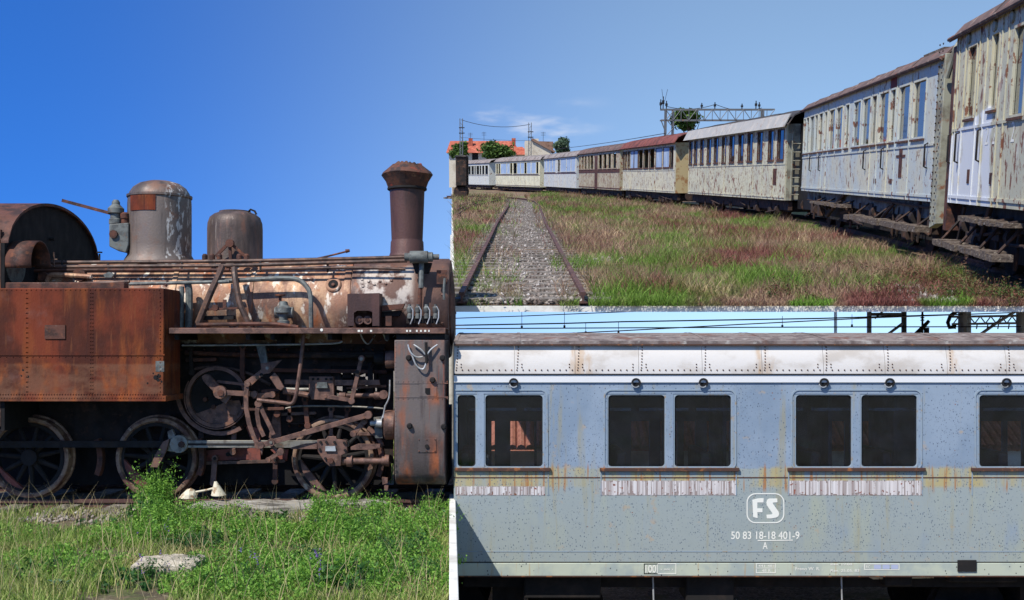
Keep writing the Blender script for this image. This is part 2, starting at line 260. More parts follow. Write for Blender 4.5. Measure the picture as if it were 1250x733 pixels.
m_block = mat('rough_block', (176, 166, 146), [dict(c=(130, 122, 106), s=9, lo=.45, hi=.62), dict(c=(208, 200, 182), s=20, lo=.55, hi=.7), dict(c=(90, 92, 66), s=5, lo=.58, hi=.7, a=.7)], .95, 0, .02, (25, 25, 25))
m_cream = mat('cream_enamel', (204, 194, 168), [dict(c=(150, 120, 88), s=14, lo=.5, hi=.64), dict(c=(104, 82, 62), s=25, lo=.6, hi=.7)], .6)
m_soil = mat('soil', (96, 84, 64), [dict(c=(70, 62, 46), s=3, lo=.42, hi=.6), dict(c=(140, 128, 106), s=9, lo=.55, hi=.7), dict(c=(78, 86, 44), s=2.2, lo=.5, hi=.62, a=.8)], .95, 0, .02, (20, 20, 20))
m_gravel = mat('gravel_ground', (128, 118, 104), [dict(c=(96, 86, 74), s=14, lo=.45, hi=.6), dict(c=(176, 168, 156), s=30, lo=.55, hi=.68), dict(c=(98, 96, 62), s=1.2, lo=.52, hi=.66, a=.8)], .95, 0, .02, (30, 30, 30))
m_yard = mat('dry_yard_ground', (122, 100, 78), [dict(c=(96, 72, 58), s=.6, lo=.42, hi=.62), dict(c=(104, 110, 62), s=.5, lo=.5, hi=.64, o=8), dict(c=(150, 132, 104), s=2.6, lo=.55, hi=.7, a=.8), dict(c=(82, 66, 52), s=14, lo=.5, hi=.7, a=.7)], .95, 0, .03, (12, 12, 12))
m_stone = mat('ballast_stone', (146, 136, 126), [dict(c=(96, 84, 76), s=4, lo=.42, hi=.58), dict(c=(196, 190, 184), s=9, lo=.55, hi=.68)], .9)
m_white = mat('white_lettering', (222, 220, 208), [dict(c=(190, 192, 184), s=14, lo=.6, hi=.8, a=.4)], .7)
m_rubber = mat('black_rubber', (24, 23, 24), (), .6)
m_wire = mat('wire_dark', (52, 52, 56), (), .6, .3)
m_galv = mat('galvanised_steel', (176, 178, 178), [dict(c=(140, 140, 138), s=6, lo=.45, hi=.65), dict(c=(140, 110, 84), s=9, lo=.62, hi=.75, a=.6)], .5, .3)
m_mast = mat('mast_steel', (104, 106, 108), [dict(c=(128, 104, 86), s=3, lo=.55, hi=.7)], .6, .2)
m_glass = glassmat('window_glass', (222, 232, 242), .02, .022)
m_skyglass = glassmat('sky_window_glass', (120, 140, 150), .30, .10)
m_in = mat('dark_interior', (92, 98, 108), [dict(c=(116, 122, 132), s=3, lo=.45, hi=.7)], .9)
# ------------------------------------------------------------------ the ground: low ground, upper terrace, raised yard
LOW = -2.05; SOIL = -.10; EK = (551.5 - CX) / F          # EK: slope of the terrace edge that runs away from the camera
g = MB().add([(-3000, -300, LOW), (3000, -300, LOW), (3000, 4000, LOW), (-3000, 4000, LOW)], [(0, 1, 2, 3)]).build('ground', m_gravel); struct(g, 'gravel and dry grass ground reaching to the horizon')
edge = lambda Y: EK * Y
tp = [(-90, -40), (60, -40), (60, 7.6), (edge(7.6), 7.6), (edge(13.2), 13.2), (edge(45), 45), (-90, 45)]
g = MB().prism([(x, y, LOW + .004) for x, y in tp], (0, 0, SOIL - LOW)).build('terrace_ground', m_soil, smooth=False); struct(g, 'grassy upper terrace carrying the locomotive track')
wl = MB(); wl.prism([(edge(7.6) - .02, 7.62, LOW + .01), (edge(7.6) + .05, 7.62, LOW + .01), (edge(13.1) + .045, 13.1, LOW + .01), (edge(13.1) - .03, 13.1, LOW + .01)], (0, 0, .055 - LOW))
tag(wl.build('retaining_wall', m_conc, bev=.008), 'pale concrete retaining wall edge between weedy grass and blue coach', 'wall')
# raised yard: a sloping slab, thin at its front edge, standing on columns
top = lambda Y: H - DA + DB * Y
sec = [(14.2, .076), (17.5, .45), (30, 1.4), (60, 1.6), (100, 1.6), (168, 1.6)]
V = []; Fc = []
for Y, t in sec:
    for x in (edge(Y), 27 + .02 * Y): V += [(x, Y, top(Y)), (x, Y, top(Y) - t)]
for i in range(len(sec) - 1):
    a, b = 4 * i, 4 * i + 4
    Fc += [(a, a + 2, b + 2, b), (a + 1, b + 1, b + 3, a + 3), (a, b, b + 1, a + 1), (a + 2, a + 3, b + 3, b + 2)]
Fc += [(0, 1, 3, 2), (len(V) - 4, len(V) - 2, len(V) - 1, len(V) - 3)]
dk = MB().add(V, Fc).build('yard_deck', m_conc, smooth=False); struct(dk, 'sloping concrete deck under the raised railway yard')
# the yard's soil lies on the deck behind a narrow kerb
N1, N2 = 60, 90; V = []; Fc = []
for j in range(N2 + 1):
    Y = 14.24 + (167.5 - 14.24) * (j / N2) ** 1.8
    for i in range(N1 + 1):
        x = edge(Y) + .05 + (26.8 + .02 * Y - edge(Y)) * (i / N1) ** 1.6
        V.append((x, Y, top(Y) + .012 + (.035 * (math.sin(x * 1.7 + Y * .8) + math.sin(x * .6 - Y * 1.3 + 1)) * .5 + .035) * min(1, (Y - 14.24) / 2)))
for j in range(N2):
    for i in range(N1): a = j * (N1 + 1) + i; Fc.append((a, a + 1, a + N1 + 2, a + N1 + 1))
yg = MB().add(V, Fc).build('yard_ground', m_yard); struct(yg, 'dry reddish brown and green weedy yard ground')
def ysurf(x, Y): return top(Y) + .02
# columns and portal frames under the deck
def under(Y): 
    for (y0, t0), (y1, t1) in zip(sec, sec[1:]):
        if y0 <= Y <= y1: return top(Y) - (t0 + (t1 - t0) * (Y - y0) / (y1 - y0))
nlab = {0: 'slim concrete column at the corner between locomotive front and blue coach'}
def column(px, Y, r, m, label, sides=16, name='deck_column'):
    X = (px - CX) * Y / F; r0 = root(name, label, 'column', (X, Y, LOW), 'columns under the raised yard')
    MB().lathe([(r, .02), (r, under(Y) - LOW + .01)], (X, Y, LOW), (0, 0, 1), sides).build('shaft', m, r0)
    MB().box(X - r * 1.8, X + r * 1.8, Y - r * 1.8, Y + r * 1.8, LOW, LOW + .2).build('footing', m_conc, r0, bev=.01)
    MB().lathe([(r * 1.25, 0), (r * 1.25, .05)], (X, Y, under(Y) - .06), (0, 0, 1), sides).build('collar', m, r0)
column(549.5, 16, .075, m_conc, nlab[0])
column(1175, 21, .085, m_galv, 'white tubular post behind coach roof, left end of the steel lattice beam')
column(1246, 21, .085, m_galv, 'white tubular post behind coach roof at the picture right edge')
column(1061, 23, .05, m_galv, 'thin grey post above the coach roof, left leg of the small portal')
column(1103.5, 23, .055, m_mast, 'thin grey post above the coach roof, right leg of the small portal')
for px, Y in ((553, 60), (553, 110), (553, 160), (1180, 60), (1180, 40), (1020, 110)):
    X = (px - CX) * Y / F
    MBc = MB().lathe([(.16, 0), (.16, under(Y) - LOW + .01)], (X, Y, LOW), (0, 0, 1), 12)
    tag(MBc.build('deck_column', m_conc), f'plain concrete column far under the raised yard, {"left" if px < 600 else "right"} side, {dict([(60, "second"), (110, "third"), (160, "last"), (40, "first")])[Y]} row', 'column', 'columns under the raised yard')
# overhead wires and fittings showing in the gap over the coach roof
YW = 20
def wire(pts, label, r=.011, d=YW, m=None, name='overhead_wire', sag=0):
    q = [P(x, y, d) for x, y in pts]; return tag(MB().tube(q, r, 6).build(name, m or m_wire), label, 'wire', 'overhead wires above the coach roof')
wire([(549, 389), (640, 386), (760, 381), (860, 377)], 'dark contact wire rising out of sight above the coach roof at left', .010)
w2 = wire([(549, 397.5), (690, 395), (760, 393), (1000, 389), (1175, 384)], 'thick dark catenary wire sloping gently above the coach roof', .014)
w3 = wire([(549, 401.5), (760, 400.5), (1000, 399.5), (1246, 399)], 'level dark wire closest above the coach roof', .012)
wire([(549, 411), (697, 407), (760, 404), (900, 396.5), (1060, 388.5), (1246, 381.5)], 'pale grey wire climbing from the coach roof to the right', .012, m=m_galv)
for x, a, b in ((637, 381, 401), (689, 381, 400.5), (715, 394, 408), (755, 393, 408), (955, 386, 400), (1040, 384, 399.5)):
    o = MB().tube([P(x, a, YW), P(x, b, YW)], .005, 5).build('dropper', m_wire, w2); MB().lathe([(.02, 0), (.02, .05)], P(x, b, YW), (0, 0, 1), 8).build('clamp', m_wire, o)
pf = root('portal_frame', 'pale steel cross frame with diagonal brace between two thin posts over the coach roof', 'steel frame', P(1082, 384, 23))
MB().tube([P(1061, 384, 23), P(1104, 384, 23)], .035, 8).build('beam', m_galv, pf)
MB().tube([P(1061, 376, 23), P(1104, 376, 23)], .02, 8).build('beam', m_galv, pf)
MB().tube([P(1083, 409, 22.9), P(1102, 395, 22.9)], .03, 8).build('brace', m_galv, pf)
MB().tube([P(1068, 389, 22.94), P(1079, 379, 22.94)], .02, 8).build('brace', m_mast, pf)
ins = root('insulator', 'black insulator string with weight hanging over the coach roof beside the portal', 'insulator', P(1128, 400, YW))
MB().tube([P(1126, 375, YW), P(1126, 408, YW)], .02, 8).build('rod', m_rubber, ins)
MB().tube([P(1118, 409, YW), P(1134, 392, YW)], [.05, .03], 10).build('arm', m_rubber, ins)
MB().lathe([(.05, 0), (.05, .12)], P(1131, 408, YW), (0, 0, 1), 12).build('weight', m_rubber, ins)
for k in range(3): MB().lathe([(.02, 0), (.045, .012), (.02, .03)], P(1126, 386 + k * 3, YW), (0, 0, 1), 10).build('disc', m_rubber, ins)
lb = root('lattice_beam', 'galvanised lattice beam with walkway hangers between two tubular posts', 'lattice beam', P(1208, 396, 21))
for y in (386, 395): MB().tube([P(1162, y + 1, 21), P(1290, y - 1, 21)], .022, 8).build('chord', m_galv, lb)
for k in range(9):
    a, b = 1164 + k * 13, 1170.5 + k * 13
    q = MB().tube([P(a, 395, 21), P(b, 386.5, 21)], .012, 6); q.tube([P(b, 386.5, 21), P(b + 6.5, 395, 21)], .012, 6); q.build('lacing', m_galv, lb)
    MB().tube([P(a + 3, 395, 21), P(a + 2, 402, 21)], .012, 6).build('hanger', m_rubber, lb)
MB().tube([P(1196, 409, 20.9), P(1216, 395, 20.9), P(1240, 380, 20.9)], .03, 8).build('brace', m_galv, lb)
MB().tube([P(1168, 380, 20.9), P(1160, 386, 20.9), P(1157, 394, 20.9), P(1159, 400, 20.9), P(1166, 399, 20.9)], .04, 8).build('cable', m_rubber, lb)
# low tiled shed behind the coach, seen through its windows
sh = root('tiled_shed', 'low shed with orange tiled roof seen through the coach windows', 'shed', (4, 19.6, LOW))
MB().box(-1.5, 12, 18.9, 21, LOW + .01, .1).build('wall', m_conc, sh)
m_tile = mat('roof_tile', (186, 112, 84), [dict(c=(160, 92, 68), s=(14, 14, 3), lo=.45, hi=.62), dict(c=(206, 140, 108), s=9, lo=.58, hi=.72)], .85)
tl = MB()
for k in range(90):
    x = -1.7 + k * .155; q = Vector((x, 18.6, .09)); q2 = Vector((x, 20, .92)); tl.tube([q, q2], .075, 8, False)
stuff(tl.build('roof_tiles', m_tile, sh)); MB().prism([(-1.7, 18.6, .04), (-1.7, 20, .87), (-1.7, 21.3, .05)], (13.9, 0, 0)).build('roof', m_tile, sh)
# ------------------------------------------------------------------ the steam locomotive
DT, DW, DC = 12.35, 13.0, 13.75                 # depths: tank face, wheel face, centre line
lo = root('steam_locomotive', 'derelict rusty brown steam tank locomotive with tall chimney and two domes on the weedy track', 'locomotive', ((270 - CX) * DC / F, DC, 0))
AZL = 2.365; RB = .62
Xp = lambda px, d=DC: (px - CX) * d / F
Zp = lambda py, d=DC: H + (HY - py) * d / F
# cab: front sheet, side, roof, visor
XC = Xp(6, 12.4); arch = lambda d: 3.0 + .66 * math.sqrt(max(0, 1 - ((d - DC) / 1.37) ** 2))
ds = [12.39 + (2.72) * k / 28 for k in range(29)]
cabp = [(XC, 12.39, .9)] + [(XC, d, arch(d)) for d in ds] + [(XC, 15.11, .9)]
MB().prism(cabp, (-.04, 0, 0)).build('cab_front', m_black, lo, smooth=False)
rv = MB()
for d in ds: rv.add([], [])
V = []; Fc = []
for k, d in enumerate(ds):
    for x in (XC - 1.6, XC + .045): V += [(x, d, arch(d) + .005), (x, d, arch(d) + .04)]
for k in range(len(ds) - 1):
    a, b = 4 * k, 4 * k + 4; Fc += [(a, b, b + 2, a + 2), (a + 1, a + 3, b + 3, b + 1), (a, a + 1, b + 1, b), (a + 2, b + 2, b + 3, a + 3)]
Fc += [(0, 2, 3, 1), (len(V) - 4, len(V) - 3, len(V) - 1, len(V) - 2)]
MB().add(V, Fc).build('cab_roof', m_rust, lo)
MB().box(XC - 1.6, XC - .045, 12.39, 12.43, .95, 3.24).build('cab_side', m_rust, lo)
vz = MB().lathe([(.27, 0), (.27, .30)], (XC + .005, 12.66, Zp(322, 12.66)), (1, 0, 0), 24, -95, 105, False)
o = vz.build('window_visor', m_rust, lo); sol = o.modifiers.new('solid', 'SOLIDIFY'); sol.thickness = .015
MB().lathe([(.24, 0), (.24, .012)], (XC + .002, 12.66, Zp(324, 12.66)), (1, 0, 0), 24).build('cab_window', m_grey, lo)
MB().lathe([(.022, 0), (.022, .06)], (XC + .002, 13.6, Zp(292, 13.6)), (1, 0, 0), 12).build('cab_bolt', m_dark, lo)
# boiler, smokebox, bands
XE = -.785
MB().lathe([(RB, Xp(15)), (RB, Xp(437))], (0, DC, AZL), (1, 0, 0), 64).build('boiler', m_boiler, lo, angle=50)
sb = MB().lathe([(RB + .022, Xp(437)), (RB + .022, XE - .03), (RB, XE)], (0, DC, AZL), (1, 0, 0), 64).build('smokebox', m_smoke, lo, angle=50)
MB().lathe([(.48, 0), (.47, .03), (.3, .05), (.02, .06)], (XE - .012, DC, AZL), (1, 0, 0), 40).build('smokebox_door', m_rust, sb)
for px, w in ((229, 6), (320, 5), (432, 8)):
    MB().lathe([(RB + .004, Xp(px - w / 2)), (RB + .012, Xp(px - w / 2) + .004), (RB + .012, Xp(px + w / 2) - .004), (RB + .004, Xp(px + w / 2))], (0, DC, AZL), (1, 0, 0), 64, cap=False).build('boiler_band', m_boiler, lo)
def bsurf(px, py, r=RB):                        # point on the near side of the boiler barrel under a pixel, and its normal
    d = 13.2
    for _ in range(12):
        z = Zp(py, d); dz = max(-r, min(r, z - AZL)); d = DC - math.sqrt(max(1e-6, r * r - dz * dz))
    p = P(px, py, d); return p, Vector((0, p.y - DC, p.z - AZL)).normalized()
rv = MB()
for x, y in ((442, 342), (443, 350), (450, 344), (457, 348), (464, 344), (471, 347), (478, 343), (381, 341), (540, 395), (540, 360), (540, 345)): p, n = bsurf(x, y, RB + .022); rv.rivet(p, .022, n)
stuff(rv.build('rivets', m_smoke, sb))
p, n = bsurf(407, 348); o = MB().lathe([(.095, -.02), (.1, .01), (.085, .022), (.062, .018)], p, n, 24, cap=False).build('washout_ring', m_boiler, lo); MB().lathe([(.064, 0), (.064, .008)], p + n * .004, n, 20).build('washout_hole', m_black, o); MB().lathe([(.028, 0), (.02, .03)], p + n * .008 + Vector((0, 0, -.01)), n, 10).build('plug', m_rust, o)
# domes
def bz(px, y): return (Xp(px), DC, Zp(y))
def prof(pts, cx): return [(abs(x - cx) * DC / F, Zp(y)) for x, y in pts]
sd = MB().lathe(prof([(240, 326), (236, 318), (232.5, 312), (232.5, 300), (232.5, 250), (232, 243), (230, 236), (226, 230), (219, 225), (209, 222), (195.1, 221)], 195), (Xp(195), DC, 0), (0, 0, 1), 56).build('steam_dome', m_dome, lo, angle=60)
MB().lathe(prof([(232.6, 243), (233.4, 242), (233.4, 239.5), (231.2, 239)], 195), (Xp(195), DC, 0), (0, 0, 1), 56, cap=False).build('seam_band', m_dome, sd)
MB().lathe([(.401, Zp(261)), (.405, Zp(261)), (.405, Zp(243)), (.401, Zp(243))], (Xp(195), DC, 0), (0, 0, 1), 14, 228, 281, False).build('number_plate_patch', m_tank, sd)
ss = MB().lathe(prof([(323, 325), (320, 316), (320, 280), (319.5, 273), (317, 266), (312, 262), (308, 260.5), (306, 259.5), (287.1, 259)], 287), (Xp(287), DC, 0), (0, 0, 1), 48).build('sand_dome', m_sand, lo, angle=60)
MB().lathe([(.2, 0), (.2, .018), (.17, .024)], (Xp(287), DC, Zp(260)), (0, 0, 1), 32).build('lid', m_sand, ss)
MB().tube([P(303, 259, 13.6), P(306, 256, 13.6), P(311, 258, 13.6), P(313, 262, 13.6)], .014, 6).build('lid_clasp', m_dark, ss)
q = MB()
for a, b in (((280, 296), (264, 312)), ((280, 296), (298, 312)), ((280, 296), (281, 316))): q.rod(a, b, 3.5, 13.3, .03)
q.cyl(280, 297, 5, 13.27, .06); q.build('dome_bracket', m_rust, ss)
for x in (250, 259, 268, 292, 301): MB().lathe([(.035, 0), (.035, .05), (.02, .07)], P(x, 317, 13.27), (0, 0, 1), 10).build('sand_valve', m_rust, ss)
# chimney
cpf = [(519, 313), (517.5, 309), (517, 296), (516, 294), (516, 293), (518, 240), (518.5, 228)]
ch = MB().lathe(prof(cpf, 497), (Xp(497), DC, 0), (0, 0, 1), 40).build('chimney', m_chim, lo)
q = MB(); cp = prof([(519, 231), (520.5, 229), (523, 222), (528.5, 214), (526, 210.5), (516, 203), (514.5, 201), (512, 201.5), (511, 204), (508, 214), (507, 226)], 497); n = 64
V = []; Fc = []
for i, (r, z) in enumerate(cp):
    for j in range(n):
        w = 2 * math.pi * j / n; jag = (random.uniform(-.01, .014) if 5 <= i <= 8 else 0) + (.008 * math.sin(3 * w + 1) if i > 2 else 0); rr = r * (1 + (random.uniform(-.012, .008) if 3 <= i <= 5 else 0))
        V.append((Xp(497) + rr * math.cos(w), DC + rr * math.sin(w), z + jag))
for i in range(len(cp) - 1):
    for j in range(n): Fc.append((i * n + j, i * n + (j + 1) % n, (i + 1) * n + (j + 1) % n, (i + 1) * n + j))
MB().add(V, Fc).build('chimney_cap', m_cap, ch)
MB().lathe([(.24, 0), (.255, .01), (.255, .03), (.24, .04)], (Xp(497), DC, Zp(233)), (0, 0, 1), 40, cap=False).build('cap_band', m_dark, ch)
# tank
xl = Xp(-90, DT); xr = Xp(200, DT); zb, zt = Zp(489, DT), Zp(352, DT)
tk = MB().box(xl, xr, DT, DT + .62, zb, zt).build('water_tank', m_tank, lo, bev=.012)
MB().box(xl, xr + .03, DT - .018, DT + .63, zb - .012, Zp(483.5, DT)).build('bottom_angle', m_tank, tk, bev=.004)
MB().box(xl, xr + .01, DT - .008, DT + .004, Zp(434.2, DT), Zp(432.4, DT)).build('plate_lap', m_tank, tk)
rv = MB()
for x in range(2, 200, 6): rv.rivet(P(x, 354, DT), .009)
for x in np.arange(0, 201, 3.3): rv.rivet(P(x, 481.5, DT), .011); rv.rivet(P(x + 1.6, 486, DT - .018), .009)
for xs, ys in (((32, 33.5), np.arange(358, 480, 6)), ((110.5, 113), np.arange(358, 480, 4.5)), ((195.5,), np.arange(358, 480, 5))):
    for x in xs:
        for y in ys: rv.rivet(P(x, y, DT), .010)
for x in np.arange(0, 200, 8): rv.rivet(P(x, 436, DT), .008)
stuff(rv.build('rivets', m_tank, tk))
MB().box(Xp(55, DT), Xp(80, DT), DT - .012, DT + .002, Zp(414, DT), Zp(397, DT)).build('old_patch', m_rust, tk)
q = MB()
for x, y, r in ((190, 461, 3), (194, 459, 2.6), (193, 464, 2.2), (180, 468, 1.2), (187, 456, 1), (197, 466, 1.4), (28, 452, 1.3), (34, 460, 1.5), (26, 459, 1)): q.cyl(x, y, r, DT - .002, .003, 9)
stuff(q.build('rust_holes', m_black, tk))
MB().box(Xp(190, DT), Xp(200, DT) + .004, DT - .003, DT + .001, Zp(454, DT), Zp(441, DT)).build('bare_patch', m_grey, tk)
MB().box(xl, Xp(150, DT), DT + .05, DT + .2, zt - .01, zt + .07).build('tank_coaming', m_rust, tk, bev=.01)
tkb = MB().pp([(219, 360), (222, 360), (222, 400), (219, 400)], 12.98, .03); tkb.build('tank_stay', m_tank, lo)
# long pipes on the boiler
def pipe(pts, r, name='pipe', m=None, par=None, n=8, dd=None):
    q = [P(*p) for p in pts]
    if len(q) > 2:                              # smooth
        s = []
        for i in range(len(q) - 1):
            p0, p1, p2, p3 = q[max(i - 1, 0)], q[i], q[i + 1], q[min(i + 2, len(q) - 1)]
            for k in range(5):
                t = k / 5; s.append(.5 * ((2 * p1) + (p2 - p0) * t + (2 * p0 - 5 * p1 + 4 * p2 - p3) * t * t + (3 * p1 - p0 - 3 * p2 + p3) * t ** 3))
        q = s + [q[-1]]
    return MB().tube(q, r, n).build(name, m or m_pipe, par or lo)
pipe([(40, 321, 13.25), (280, 319, 13.25), (430, 316, 13.25), (497, 314, 13.25)], .024, 'handrail')
pipe([(40, 326.5, 13.2), (200, 325, 13.2), (280, 324.5, 13.2), (420, 320.5, 13.2), (497, 318.5, 13.2)], .024)
pipe([(40, 331, 13.17), (120, 330, 13.17), (280, 330, 13.17)], .022, m=m_rust)
pipe([(320, 329, 13.14), (430, 327, 13.14), (495, 329, 13.14)], .018, m=m_pipe)
pipe([(16, 348.5, 12.7), (100, 346.5, 12.7), (158, 344, 12.7)], .02, 'handrail')
pipe([(158, 347, 12.95), (280, 344, 12.95)], .022, m=m_grey)
pipe([(205, 343, 12.95), (202, 350, 12.95)], .02, 'handrail_stanchion', m_rust)
pipe([(271, 326, 13.06), (267, 336, 12.98), (257, 358, 12.92), (246, 385, 12.9), (239, 402, 12.9)], .042, 'steam_pipe', m_pipe)
pipe([(286, 328, 13.06), (287, 340, 12.98), (292, 368, 12.92), (300, 388, 12.9), (306, 402, 12.9)], .038, 'steam_pipe', m_pipe)
pipe([(268, 344, 13.02), (300, 342, 13.02), (345, 340, 13.02), (364, 342, 13.02), (375, 351, 13.0), (379, 362, 12.98), (379.5, 380, 12.96), (380, 402, 12.96)], .03, 'bent_pipe', m_grey)
pipe([(222, 350, 12.97), (221, 402, 12.97)], .03, 'tank_pipe', m_grey)
pipe([(229, 347, 13.0), (231, 360, 13.0), (230, 402, 13.0)], .045, 'steam_pipe', m_grey)
pipe([(372, 319, 13.35), (400, 313, 13.35), (424, 307, 13.35)], .012, 'loose_rod', m_rust); MB().lathe([(.025, 0), (.018, .05)], P(422, 307, 13.35), (1, 0, .2), 8).build('rod_end', m_rust, lo)
for x in (76, 132, 222, 318, 400): MB().tube([P(x, 319, 13.25), P(x, 332, 13.16)], .014, 6).build('pipe_clip', m_dark, lo)
for x, y, r in ((96, 336, 8), (52, 338, 6)): MB().cyl(x, y, r, 13.1, .08, 12).build('clack_flange', m_rust, lo)
pipe([(57, 345, 13.1), (60, 338, 13.1), (70, 336, 13.1), (112, 338, 13.1)], .03, m=m_boiler)
MB().pp([(126, 335), (133, 332), (139, 335), (136, 339), (128, 339)], 13.08, .04).build('pipe_lug', m_grey, lo)
# feed regulator box with lever, left of the dome
rb_ = MB().pp([(133, 274), (157, 272), (157, 299), (154, 309), (145, 307), (133, 301)], 13.45, .22).build('regulator_box', m_grey, lo, bev=.012)
MB().lathe([(.085, 0), (.085, .06), (.07, .07), (.07, .13), (.1, .14), (.1, .2), (.08, .22), (.05, .25), (.05, .28), (.03, .31)], P(141.5, 274, 13.56), (0, 0, 1), 16).build('valve_top', m_grey, rb_)
MB().lathe([(.05, 0), (.05, .05), (.06, .06), (.06, .12), (.03, .14)], P(153, 273, 13.52), (0, 0, 1), 12).build('valve_cap', m_rust, rb_)
MB().cyl(138, 286, 5, 13.42, .05, 14).build('plug', m_rust, rb_)
MB().obox((P(76, 245, 13.55) + P(136, 261, 13.55)) / 2, (P(136, 261, 13.55) - P(76, 245, 13.55)).length, .035, .04, Matrix.Rotation(math.atan2(16, 60), 3, 'Y')).build('lever', m_rust, rb_)
o = MB().lathe([(.012, 0), (.012, .08)], P(121.5, 318, 13.5), (0, 0, 1), 8).build('valve_spindle', m_dark, lo); MB().lathe([(.035, 0), (.035, .015)], P(121.5, 309, 13.5), (0, 0, 1), 14).build('handwheel', m_dark, o)
MB().tube([P(66, 326, 13.0), P(66, 308, 13.0)], .009, 6).build('gauge_post', m_pipe, lo); MB().tube([P(61, 317, 13.0), P(70, 317, 13.0)], .008, 6).build('gauge_arm', m_pipe, lo)
# blower valve by the chimney
bvv = MB().lathe([(.05, 0), (.05, .06), (.075, .065), (.075, .28), (.06, .29), (.06, .34), (.035, .35), (.035, .42)], P(494, 314, 13.0), (1, 0, 0), 20).build('blower_valve', m_grey, lo)
pipe([(514.5, 320, 13.05), (514.5, 335, 13.04), (514, 352, 13.02)], .032, 'blower_pipe', m_grey); pipe([(513, 352, 13.03), (512, 379, 13.02)], .028, 'blower_pipe', m_rust)
MB().pp([(503, 321), (527, 321), (523, 334), (507, 334)], 13.1, .12).build('valve_bracket', m_dark, lo)
MB().pp([(533, 330), (546, 330), (546, 347), (533, 347)], 13.06, .03).build('lamp_iron_plate', m_rust, lo); pipe([(543, 340, 13.02), (542, 352, 13.02), (542, 366, 13.02)], .016, m=m_grey)
# clack valve, lamp box, lubricators on the footplate
cv = MB().lathe([(.075, 0), (.075, .04), (.05, .05), (.06, .12), (.1, .14), (.1, .2), (.06, .23), (.05, .27), (.03, .28)], P(346, 396, 12.95), (0, 0, 1), 18).build('clack_valve', m_grey, lo)
MB().lathe([(.018, 0), (.018, .09)], P(342, 370, 12.95), (0, 0, 1), 8).build('spindle', m_rust, cv); MB().lathe([(.03, 0), (.065, .006), (.065, .022), (.03, .026)], P(342, 362, 12.95), (0, 0, 1), 18).build('handwheel', m_rust, cv)
MB().lathe([(.07, -.1), (.07, .12)], P(346, 382, 12.98), (1, 0, 0), 14).build('valve_branch', m_grey, cv)
MB().pp([(336, 397), (358, 396), (364, 401), (330, 401)], 12.85, .2).build('valve_foot', m_rust, cv)
bxm = MB(); d0, d1 = 12.78, 13.1
bxm.pp([(424, 359), (463, 358), (463, 372), (424, 372)], d0, .02); bxm.pp([(424, 372), (432, 372), (432, 398), (424, 398)], d0, .02); bxm.pp([(454.5, 372), (463, 372), (463, 398), (454.5, 398)], d0, .02); bxm.pp([(432, 372), (454.5, 372), (454.5, 381), (450, 379.5), (436, 379.5), (432, 382)], d0, .02)
bxm.box(Xp(424, d0), Xp(424, d0) + .02, d0 + .02, d1, Zp(399, d0), Zp(359, d0)); bxm.box(Xp(463, d0) - .02, Xp(463, d0), d0 + .02, d1, Zp(399, d0), Zp(358, d0)); bxm.box(Xp(424, d0) + .02, Xp(463, d0) - .02, d0 + .02, d1, Zp(360, d0), Zp(358.5, d0))
lbx = bxm.build('lamp_box', m_chim, lo)
for x in (438.5, 448.5): o = MB().ring(x, 391, 2.5, 5.2, d0 + .06, .05, 20).build('gauge', m_motion, lbx); MB().cyl(x, 391, 2.2, d0 + .05, .03, 12).build('gauge_boss', m_rust, o)
q = MB().pp([(466, 373), (494, 371), (491, 377), (466, 380)], 12.92, .1); q.build('shelf', m_rust, lo); MB().pp([(466, 381), (490, 379), (487, 386), (466, 387)], 12.98, .12).build('shelf_recess', m_dark, lo); MB().pp([(470, 386), (478, 386), (478, 398), (470, 398)], 12.86, .06).build('shelf_bracket', m_rust, lo)
lub = MB().pp([(496, 386), (536, 386), (536, 395), (496, 395)], 12.9, .1).build('lubricator', m_dark, lo)
for x in (500, 510, 520.5, 531.5):
    o = MB().lathe([(.03, 0), (.03, .05), (.02, .06), (.035, .09), (.035, .13), (.02, .15), (.02, .17)], P(x, 389, 12.88), (0, 0, 1), 12).build('sight_feed', m_grey, lub)
    MB().tube([P(x + 1, 374, 12.86), P(x + 4, 379, 12.86), P(x + 4, 388, 12.86), P(x + 1, 396, 12.86)], .008, 6).build('feed_pipe', m_galv, o)
MB().pp([(245, 386), (285, 385), (285, 390), (245, 391)], 12.95, .1).build('footboard_bracket', m_dark, lo)
q = MB().pp([(249, 377), (290, 375), (290, 377.5), (249, 379.5)], 12.9, .06); q.cyl(262, 376, 4, 12.88, .05, 10); q.pp([(272, 366), (276, 366), (276, 376), (272, 376)], 12.92, .03); q.build('whistle_rod', m_rust, lo)
MB().pp([(313, 390), (318, 390), (318, 398), (313, 398)], 12.9, .05).build('footplate_lug', m_dark, lo)
pipe([(240, 397, 12.8), (290, 396, 12.8), (335, 396, 12.8), (364, 400, 12.8)], .025, 'drain_pipe', m_rust)
